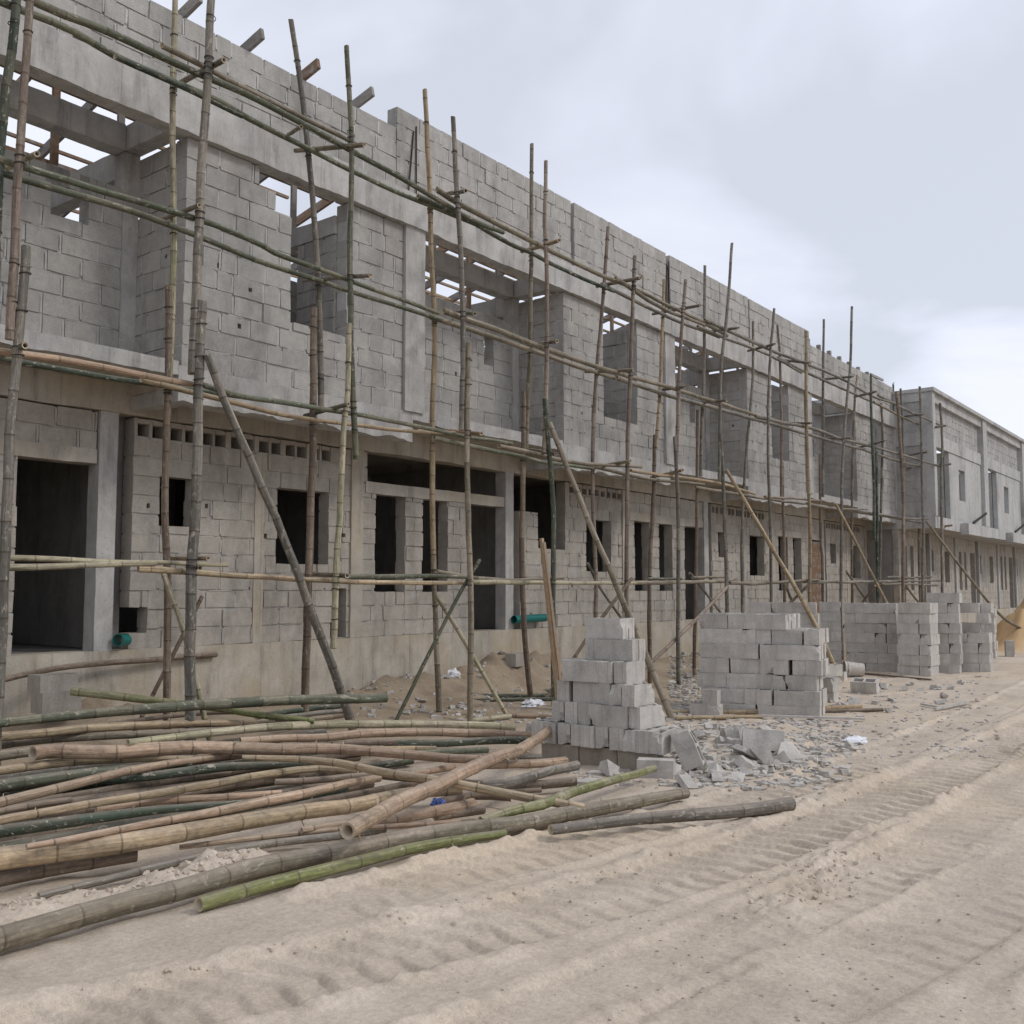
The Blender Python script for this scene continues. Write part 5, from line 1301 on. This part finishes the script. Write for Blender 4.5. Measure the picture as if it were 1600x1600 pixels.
# larger stacks, 225 mm blocks: outer skins of whole and end-on blocks, open cells on top
def big_stack(x, y, yaw_off, nfront, ndeep, courses, which, group, top_fn=None, base=-0.05, right=True, loose=0.012):
    O = onZ(x, y, 0.0); O.z = gh(O.x, O.y) + base
    a = view_az(x) - math.pi / 2 + math.radians(yaw_off)
    ax = Vector((math.cos(a), math.sin(a), 0)); bx = Vector((-ax.y, ax.x, 0)); h = 0.2235; g = 0.226
    for c in range(courses):
        seen = {}
        W, D_ = int(nfront * 2), int(ndeep * 2) ; su, sv = brg.uniform(-1.5, 1.5) * loose, brg.uniform(-1.5, 1.5) * loose        # in half blocks
        occ = set()
        cells = []
        ph = c % 2
        for v in range(D_):
            u = 0
            while u < W:
                if (u, v) in occ: u += 1; continue
                hdr = (ph and (u % 2 == 0 or True) and v + 1 < D_ and (u, v + 1) not in occ and brg.random() < 0.5) or (not ph and v % 2 == 0 and u + 1 >= W)
                if hdr and v + 1 < D_:
                    occ.update({(u, v), (u, v + 1)}); cells.append((u, v, 1, 2)); u += 1
                elif u + 1 < W and (u + 1, v) not in occ:
                    occ.update({(u, v), (u + 1, v)}); cells.append((u, v, 2, 1)); u += 2
                else:
                    occ.add((u, v)); cells.append((u, v, 1, 1)); u += 1
        cells.sort(key=lambda q: (q[1], q[0]))
        for u, v, du, dv in cells:
            if top_fn and not top_fn(u + du / 2, v + dv / 2, c): continue
            above = (c + 1 < courses) and (not top_fn or top_fn(u + du / 2, v + dv / 2, c + 1))
            onfront = v == 0; onright = u + du >= W; onleft = u == 0; onback = v + dv >= D_
            vis = onfront or (onright and right and v + dv <= 3) or (onleft and v == 0) or not above
            if top_fn and not vis and not top_fn(u + du / 2, v - 0.5, c): vis = True
            if top_fn and not vis and not top_fn(u + du + 0.5, v + dv / 2, c): vis = True
            if not vis: continue
            p = O + ax * ((u + du / 2) * g) + bx * ((v + dv / 2) * g); p.z = O.z + c * h
            p += bx * (0.022 * c) if loose > 0.02 else bx * (0.006 * c)
            p += ax * (su + brg.uniform(-1, 1) * loose) + bx * (sv + brg.uniform(-1.2, 1.2) * loose)
            if loose > 0.02 and c < 2 and onfront: p -= bx * (0.05 * (2 - c))
            me = brg.choice(BH) if du == dv == 1 else brg.choice(B9)
            yw = a + (math.pi / 2 if dv == 2 else 0) + brg.uniform(-1.7, 1.7) * loose + (math.pi if brg.random() < .5 else 0)
            side = 'front' if onfront else ('right end' if onright else ('left end' if onleft else 'top'))
            k = seen.get(side, 0); seen[side] = k + 1
            cn = 'top' if c == courses - 1 else ORD[c]
            kk = 'first' if k == 0 else ORD[k]
            if side == 'front': lab = '%s front block from left, %s course, %s' % (kk, cn, which)
            elif side == 'top': lab = 'open celled block behind the front row, %s course, %s' % (cn, which)
            else: lab = '%s block from the front, %s, %s course, %s' % (kk, side, cn, which)
            put_block(me, p, yw, lab, group + (', %s course' % cn if side == 'top' else ''))
big_stack(1091, 1108, -14, 4, 2.5, 7, 'wide block stack', 'blocks of the wide stack', base=-0.09, loose=0.024,
          top_fn=lambda u, v, c: c < 6 or u < 5.4)
big_stack(1172, 1061, -6, 3, 0.5, 7, 'the stack behind the wide block stack', 'blocks of the stack behind the wide one', base=-0.02, top_fn=lambda u, v, c: c < 6 or u < 1.2 or u > 2.8)
def extras():
    a = view_az(1290) - math.pi / 2 - math.radians(20)
    for i, (x, y, lv) in enumerate([(1286, 1094, 2), (1297, 1070, 2), (1304, 1062, 1)]):
        p = onZ(x, y, 0.0)
        for c in range(lv):
            q = Vector((p.x, p.y, gh(p.x, p.y) - 0.05 + c * 0.2235))
            put_block(B9[(i + c) % 6], q, a + 1.2 * (i % 2) + brg.uniform(-.1, .1), '%s layer block of the low step right of the wide stack, %s from front' % ('upper' if c else 'lower', ['first', 'second', 'third'][i]), 'blocks stepping down beside the wide stack')
    for (x, y, lb, dz) in ((1108, 1100, 'chipped block leaning out of the wide stack at its lower left', 0.2), (1100, 1112, 'lowest loose block left of the wide stack', 0.0)):
        p = onZ(x, 1112, 0.0)
        q = Vector((p.x - 0.12, p.y - 0.1, gh(p.x, p.y) + dz - 0.04))
        put_block(BH[0] if dz else B9[5], q, view_az(x) - math.pi / 2 - 0.25, lb, 'loose blocks at the wide stack', roll=-0.05)
extras()
big_stack(1321, 1047, -6, 2.5, 2, 7, 'far stack behind the bucket', 'blocks of the first far stack', base=-0.03)
big_stack(1283, 1046, -4, 1, 1, 7, 'shaded stack left of the bucket', 'blocks of the shaded far stack', base=-0.02, top_fn=lambda u, v, c: c < 4 or u > 0.4)
big_stack(1404, 1054, -16, 1.5, 1.5, 7, 'narrow second far block stack', 'blocks of the second far stack', base=-0.03)
big_stack(1450, 1050, -6, 1.5, 2, 8, 'tallest far block stack', 'blocks of the tallest far stack', base=-0.03)
big_stack(1496, 1048, -8, 1.5, 2, 7, 'stepped far block stack', 'blocks of the stepped far stack', base=-0.03, top_fn=lambda u, v, c: c < 4 or v > 1.2)
big_stack(1527, 1026, -8, 1, 1, 6, 'stack nearest the orange sand', 'blocks of the last far stack', base=-0.02)

# ------------------------------------------------------------------ rubble
def chunk(seed, sx, sy, sz, mat=STACK_BLOCK):
    """broken lump: box cut by a few random planes"""
    rg = random.Random(seed); bm = bmesh.new(); bmesh.ops.create_cube(bm, size=1.0)
    for v in bm.verts: v.co = Vector((v.co.x * sx * rg.uniform(.75, 1.1), v.co.y * sy * rg.uniform(.75, 1.1), v.co.z * sz * rg.uniform(.8, 1.1)))
    for _ in range(rg.randint(2, 4)):
        nrm = Vector((rg.uniform(-1, 1), rg.uniform(-1, 1), rg.uniform(-.6, .6))).normalized()
        d = abs(nrm.x) * sx * .5 + abs(nrm.y) * sy * .5 + abs(nrm.z) * sz * .5
        r = bmesh.ops.bisect_plane(bm, geom=bm.verts[:] + bm.edges[:] + bm.faces[:], plane_co=nrm * d * rg.uniform(.35, .75), plane_no=nrm, clear_outer=True)
        ed = [e for e in r['geom_cut'] if isinstance(e, bmesh.types.BMEdge)]
        if ed: bmesh.ops.contextual_create(bm, geom=ed)
    bmesh.ops.triangulate(bm, faces=bm.faces[:]); bmesh.ops.subdivide_edges(bm, edges=bm.edges[:], cuts=1)
    for v in bm.verts: v.co += mnoise.noise_vector(v.co * 22 + Vector((seed, 0, 0))) * 0.006
    zmin = min(v.co.z for v in bm.verts)
    for v in bm.verts: v.co.z -= zmin
    me = bpy.data.meshes.new('rubble_piece'); bm.to_mesh(me); bm.free()
    at = me.attributes.new('rnd', 'FLOAT', 'FACE'); at.data.foreach_set('value', [rg.random()] * len(me.polygons))
    me.materials.append(mat); return me
CH = [chunk(300 + i, rr[0], rr[1], rr[2]) for i, rr in enumerate([(.26, .2, .045), (.2, .16, .1), (.3, .2, .04), (.16, .14, .12), (.22, .13, .05), (.14, .1, .07), (.34, .22, .04), (.18, .17, .16), (.24, .08, .06), (.12, .12, .05)])]
def scatter(n_, poly, label, group, smin, smax, seed, tilt=0.5):
    rg = random.Random(seed); k = 0
    xs = [p[0] for p in poly]; ys = [p[1] for p in poly]
    while k < n_:
        x, y = rg.uniform(min(xs), max(xs)), rg.uniform(min(ys), max(ys))
        ins = False
        for i in range(len(poly)):
            (x0, y0), (x1, y1) = poly[i], poly[i - 1]
            if (y0 > y) != (y1 > y) and x < (x1 - x0) * (y - y0) / (y1 - y0) + x0: ins = not ins
        if not ins: continue
        p = onZ(x, y, 0.05); k += 1
        o = bpy.data.objects.new('rubble_piece', rg.choice(CH)); COL.objects.link(o)
        s = rg.uniform(smin, smax) * (0.6 + 0.7 * rg.random() ** 2)
        o.location = (p.x, p.y, gh(p.x, p.y) - 0.012); o.scale = (s, s, s * rg.uniform(.8, 1.2))
        o.rotation_euler = (rg.gauss(0, tilt * .5), rg.gauss(0, tilt * .5), rg.uniform(0, 6.28))
        tag(o, label, 'rubble', group)
scatter(95, [(1040, 1215), (1050, 1140), (1120, 1120), (1200, 1140), (1245, 1180), (1200, 1205), (1110, 1222)], 'broken grey block fragment in the rubble right of the small stack', 'rubble heap right of the small stack', 0.6, 1.25, 1, 0.9)
scatter(14, [(905, 1215), (915, 1195), (965, 1195), (985, 1212), (940, 1222)], 'pale block fragment before the earthy foot of the small stack', 'fragments before the small stack', 0.5, 1.0, 2, 0.7)
scatter(34, [(1045, 1070), (1055, 1010), (1085, 1010), (1092, 1112), (1060, 1108)], 'flat grey fragment between the small and the wide stack', 'fragments between the two stacks', 0.5, 1.1, 3)
scatter(40, [(1240, 1180), (1250, 1140), (1330, 1135), (1340, 1165), (1290, 1178)], 'small flat fragment at the right end of the rubble', 'fragments at the end of the rubble', 0.35, 0.85, 4)
scatter(16, [(1285, 1105), (1290, 1082), (1335, 1080), (1340, 1098)], 'pale slab fragment below the low block step', 'fragments below the block step', 0.5, 1.0, 5)
scatter(30, [(1370, 1110), (1360, 1072), (1500, 1058), (1560, 1040), (1520, 1075), (1440, 1105)], 'pale fragment on the sand before the far stacks', 'fragments before the far stacks', 0.4, 1.1, 6)
scatter(22, [(608, 1084), (615, 1062), (655, 1052), (705, 1062), (705, 1084)], 'grey slab fragment heaped at the plinth between scaffold feet', 'fragments at the plinth', 0.6, 1.4, 7)
scatter(22, [(555, 1128), (560, 1100), (660, 1098), (760, 1125), (690, 1132)], 'small earthy fragment on the ground behind the pile', 'fragments behind the pile', 0.35, 0.8, 8)
scatter(16, [(838, 1068), (845, 1035), (882, 1030), (888, 1072)], 'grey fragment on the bank behind the small stack', 'fragments behind the small stack', 0.6, 1.1, 9)
def slab(x, y, lab, rot, mi, s):
    p = onZ(x, y, 0.0); o = bpy.data.objects.new('rubble_slab', CH[mi]); COL.objects.link(o)
    o.location = (p.x, p.y, gh(p.x, p.y) + 0.02); o.rotation_euler = rot; o.scale = (s, s, s); tag(o, lab, 'rubble')
slab(1232, 1190, 'thin broken slab leaning up at the right of the rubble', (0.5, -0.75, 0.2), 6, 1.2)
slab(1128, 1214, 'flat square slab chip at the front edge of the rubble', (0.1, 0.1, 0.4), 2, 1.0)
slab(1070, 1228, 'pale narrow slab chip below the tipped hollow block', (0.2, -0.5, 1.0), 4, 1.2)
# gravel sized crumbs, too many to count
mb = MB(); rg = random.Random(77)
def crumbs(n_, x0, x1, y0, y1, smin, smax):
    k = 0
    while k < n_:
        x, y = rg.uniform(x0, x1), rg.uniform(y0, y1); p = onZ(x, y, 0.03); k += 1
        s = rg.uniform(smin, smax); g = gh(p.x, p.y); yw = rg.uniform(0, 6.28); c, q = math.cos(yw), math.sin(yw)
        P = []
        for z in (-s * .3, s * rg.uniform(.25, .6)):
            for sx, sy in ((-1, -1), (1, -1), (1, 1), (-1, 1)):
                a, b_ = sx * s * rg.uniform(.5, 1.1), sy * s * rg.uniform(.35, .9)
                P.append((p.x + a * c - b_ * q, p.y + a * q + b_ * c, g + z + rg.uniform(-.2, .2) * s))
        mb.hexa(P, rg.random())
crumbs(1000, 1030, 1290, 1115, 1225, .012, .05); crumbs(300, 1030, 1330, 1120, 1215, .03, .075); crumbs(600, 1045, 1095, 1010, 1112, .015, .06); crumbs(420, 1230, 1560, 1050, 1180, .012, .04)
crumbs(160, 890, 1000, 1195, 1225, .008, .03); crumbs(520, 540, 900, 1040, 1130, .012, .06); nb = len(mb.f); crumbs(260, 700, 1600, 1230, 1590, .003, .010); crumbs(120, 1000, 1400, 1170, 1260, .008, .022)
mb.m[nb:] = [1] * (len(mb.f) - nb)
o = mb.build('rubble_crumbs', [STACK_BLOCK, EARTH_BLOCK]); tag(o, 'grey crumbs of broken block strewn over the sand', 'rubble', None, 'stuff')

# crusted clods of sand pushed up by the wheels
mb = MB(); rg = random.Random(78)
def clods(n_, cx, cy, sx, sy, smin, smax):
    for _ in range(n_):
        x, y = rg.gauss(cx, sx), rg.gauss(cy, sy); s = rg.uniform(smin, smax) * (0.5 + rg.random()); g = gh(x, y)
        if g < -0.02: continue
        R = Matrix.Rotation(rg.uniform(0, 6.3), 3, 'Z') @ Matrix.Rotation(rg.gauss(0, .5), 3, 'X') @ Matrix.Rotation(rg.gauss(0, .5), 3, 'Y')
        P = []
        for z in (-.5, .45):
            for qx, qy in ((-1, -1), (1, -1), (1, 1), (-1, 1)):
                v = R @ Vector((qx * s * rg.uniform(.5, 1.1), qy * s * rg.uniform(.4, .9), z * s * rg.uniform(.6, 1.2))); P.append((x + v.x, y + v.y, g + v.z + s * .1))
        mb.hexa(P, rg.random())
clods(130, 3.98, 5.5, .33, .10, .006, .024); clods(90, 2.95, 5.8, .3, .09, .005, .018); clods(120, 6.4, 2.42, .5, .13, .005, .018)
for i in range(26): clods(7, 2.6 + i * .26, 4.42 - 0.34 * (i * .26) + 0.021 * (i * .26) ** 2, .1, .035, .004, .013)
o = mb.build('sand_clods', SAND); tag(o, 'crusted clods of sand along the wheel tracks and pile', 'sand', None, 'stuff')

# ------------------------------------------------------------------ planks, pipes, bucket and litter
def plank(label, a, b, w, t, mat, up=UPZ):
    a, b = Vector(a), Vector(b); mb = MB(); n_ = 5
    c = (a + b) / 2
    mb.beam(a - c, b - c, w, t, brg.random(), 0, up)
    o = mb.build('plank', mat, None, False, c); tag(o, label, 'plank', 'loose planks'); return o
a, b = onY(873, 1108, 8.62), onY(846, 841, 8.74); plank('light wooden plank leaning on the scaffold, left one of two behind the small stack', a, b, 0.075, 0.035, PLANK, Vector((0.9, -0.4, 0)))
a, b = onY(881, 1110, 8.52), onY(850, 847, 8.70); plank('light wooden plank leaning on the scaffold, right one of two behind the small stack', a, b, 0.07, 0.035, PLANK, Vector((0.7, -0.6, 0)))
for (p0, p1, w, lab) in (((1188, 1118), (1351, 1121), .07, 'long white plank on the ground before the wide stack'), ((1461, 1106), (1511, 1096), .05, 'white stick on the sand right of the far stacks'), ((1440, 1098), (1470, 1102), .06, 'short pale stick beside the white stick')):
    a, b = onZ(*p0, .03), onZ(*p1, .03); a.z = gh(a.x, a.y) + .035; b.z = gh(b.x, b.y) + .035; plank(lab, a, b, w, .03, PLANK_WHITE)
def tube(name, a, b, r, mat, label, cat, wall=0.8, sides=20):
    a, b = Vector(a), Vector(b); c = (a + b) / 2; d = (b - a).normalized(); x = d.cross(UPZ).normalized(); y = d.cross(x); mb = MB()
    for k in range(sides):
        A = [2 * math.pi * (k + i) / sides for i in (0, 1)]
        e = [x * math.cos(q) + y * math.sin(q) for q in A]
        mb.quad([tuple(a - c + e[0] * r), tuple(a - c + e[1] * r), tuple(b - c + e[1] * r), tuple(b - c + e[0] * r)])
        mb.quad([tuple(a - c + e[1] * r * wall), tuple(a - c + e[0] * r * wall), tuple(b - c + e[0] * r * wall), tuple(b - c + e[1] * r * wall)])
        for p in (a, b): mb.quad([tuple(p - c + e[0] * r), tuple(p - c + e[0] * r * wall), tuple(p - c + e[1] * r * wall), tuple(p - c + e[1] * r)])
    o = mb.build(name, mat, None, False, c); tag(o, label, cat); return o
a, b = onY(803, 968, 11.24), onY(852, 965, 11.2); tube('drain_pipe', a, b, 0.075, PIPE, 'teal plastic pipe lying on the plinth in the porch opening', 'pipe', .88)
a = onY(184, 1000, 11.2); b = onY(197, 1000, 11.3); tube('drain_pipe', a, b, 0.075, PIPE, 'short end of teal pipe poking out beside the left column', 'pipe', .88)
def lump(name, loc, sx, sy, sz, mat, label, cat, seed=0, fold=0.35):
    bm = bmesh.new(); bmesh.ops.create_icosphere(bm, subdivisions=3, radius=1.0)
    for v in bm.verts:
        n_ = mnoise.noise(v.co * 2.2 + Vector((seed, 0, 0))) * fold + abs(mnoise.noise(v.co * 5 + Vector((0, seed, 0)))) * fold * .8
        q = v.co * (0.85 + n_); v.co = Vector((q.x * sx, q.y * sy, max(q.z, -0.25) * sz))
    me = bpy.data.meshes.new(name); bm.to_mesh(me); bm.free(); me.materials.append(mat)
    o = bpy.data.objects.new(name, me); COL.objects.link(o); o.location = loc; tag(o, label, cat); return o
p = onY(826, 958, 11.46); lump('plastic_bag', p, .3, .12, .16, BLACK_BAG, 'black plastic bag behind the teal pipe in the porch', 'bag', 3)
p = onZ(1335, 1158, .02); p.z = gh(p.x, p.y) + .02; lump('cloth', p, .26, .12, .06, PAPER, 'crumpled white cloth on the sand at the end of the rubble', 'cloth', 5, .5)
p = onZ(684, 1256, .12); lump('wrapper', p, .07, .05, .05, BLUE_BAG, 'small blue and white wrapper caught in the bamboo pile', 'wrapper', 7, .5)
p = onZ(702, 1066, .3); lump('plastic_bag', Vector((p.x, p.y - .1, gh(p.x, p.y - .1) + .05)), .14, .08, .1, PAPER, 'white plastic bag on the slab fragments at the plinth', 'bag', 8, .5)
p = onZ(866, 1105, .05); lump('cement_paper', Vector((p.x - .25, p.y + .2, gh(p.x, p.y) + .03)), .22, .12, .07, PAPER, 'torn pale cement paper at the foot of the leaning planks', 'paper', 9, .6)
# bucket on its side
bk = onZ(1334, 1057, 0.0); bk.z = gh(bk.x, bk.y) + 0.15
B = empty('bucket', bk); tag(B, 'dusty white plastic bucket lying on its side before the first far stack', 'bucket')
av = view_az(1326) - math.pi / 2; ax = Vector((math.cos(av + .25), math.sin(av + .25), -0.06)).normalized(); ux = ax.cross(UPZ).normalized(); uy = ax.cross(ux)
mb = MB(); N = 24
prof = [(-.2, .17), (-.2, .155), (.16, .125), (.18, .13), (.19, .14), (.2, .14)]
prof = [(.2, .0), (.2, .135), (-.10, .155), (-.12, .168), (-.14, .168), (-.15, .158), (-.19, .162), (-.2, .172), (-.205, .165), (-.2, .15), (.18, .128), (.18, .0)]
for (s0, r0), (s1, r1) in zip(prof[:-1], prof[1:]):
    for k in range(N):
        q = [2 * math.pi * (k + i) / N for i in (0, 1)]; e = [ux * math.cos(t) + uy * math.sin(t) for t in q]
        mb.quad([tuple(ax * s0 + e[0] * r0), tuple(ax * s0 + e[1] * r0), tuple(ax * s1 + e[1] * r1), tuple(ax * s1 + e[0] * r1)])
mb.build('bucket_body', BUCKET, B, True, (0, 0, 0))
mb = MB()
for k in range(14):
    t0, t1 = math.pi * k / 14, math.pi * (k + 1) / 14
    f = lambda t: ax * (-.13 - .06 * math.sin(t)) + ux * (.172 * math.cos(t)) + uy * (.172 * math.sin(t))
    mb.beam(f(t0), f(t1), .006, .006)
mb.build('handle', WIRE, B, loc=(0, 0, 0))
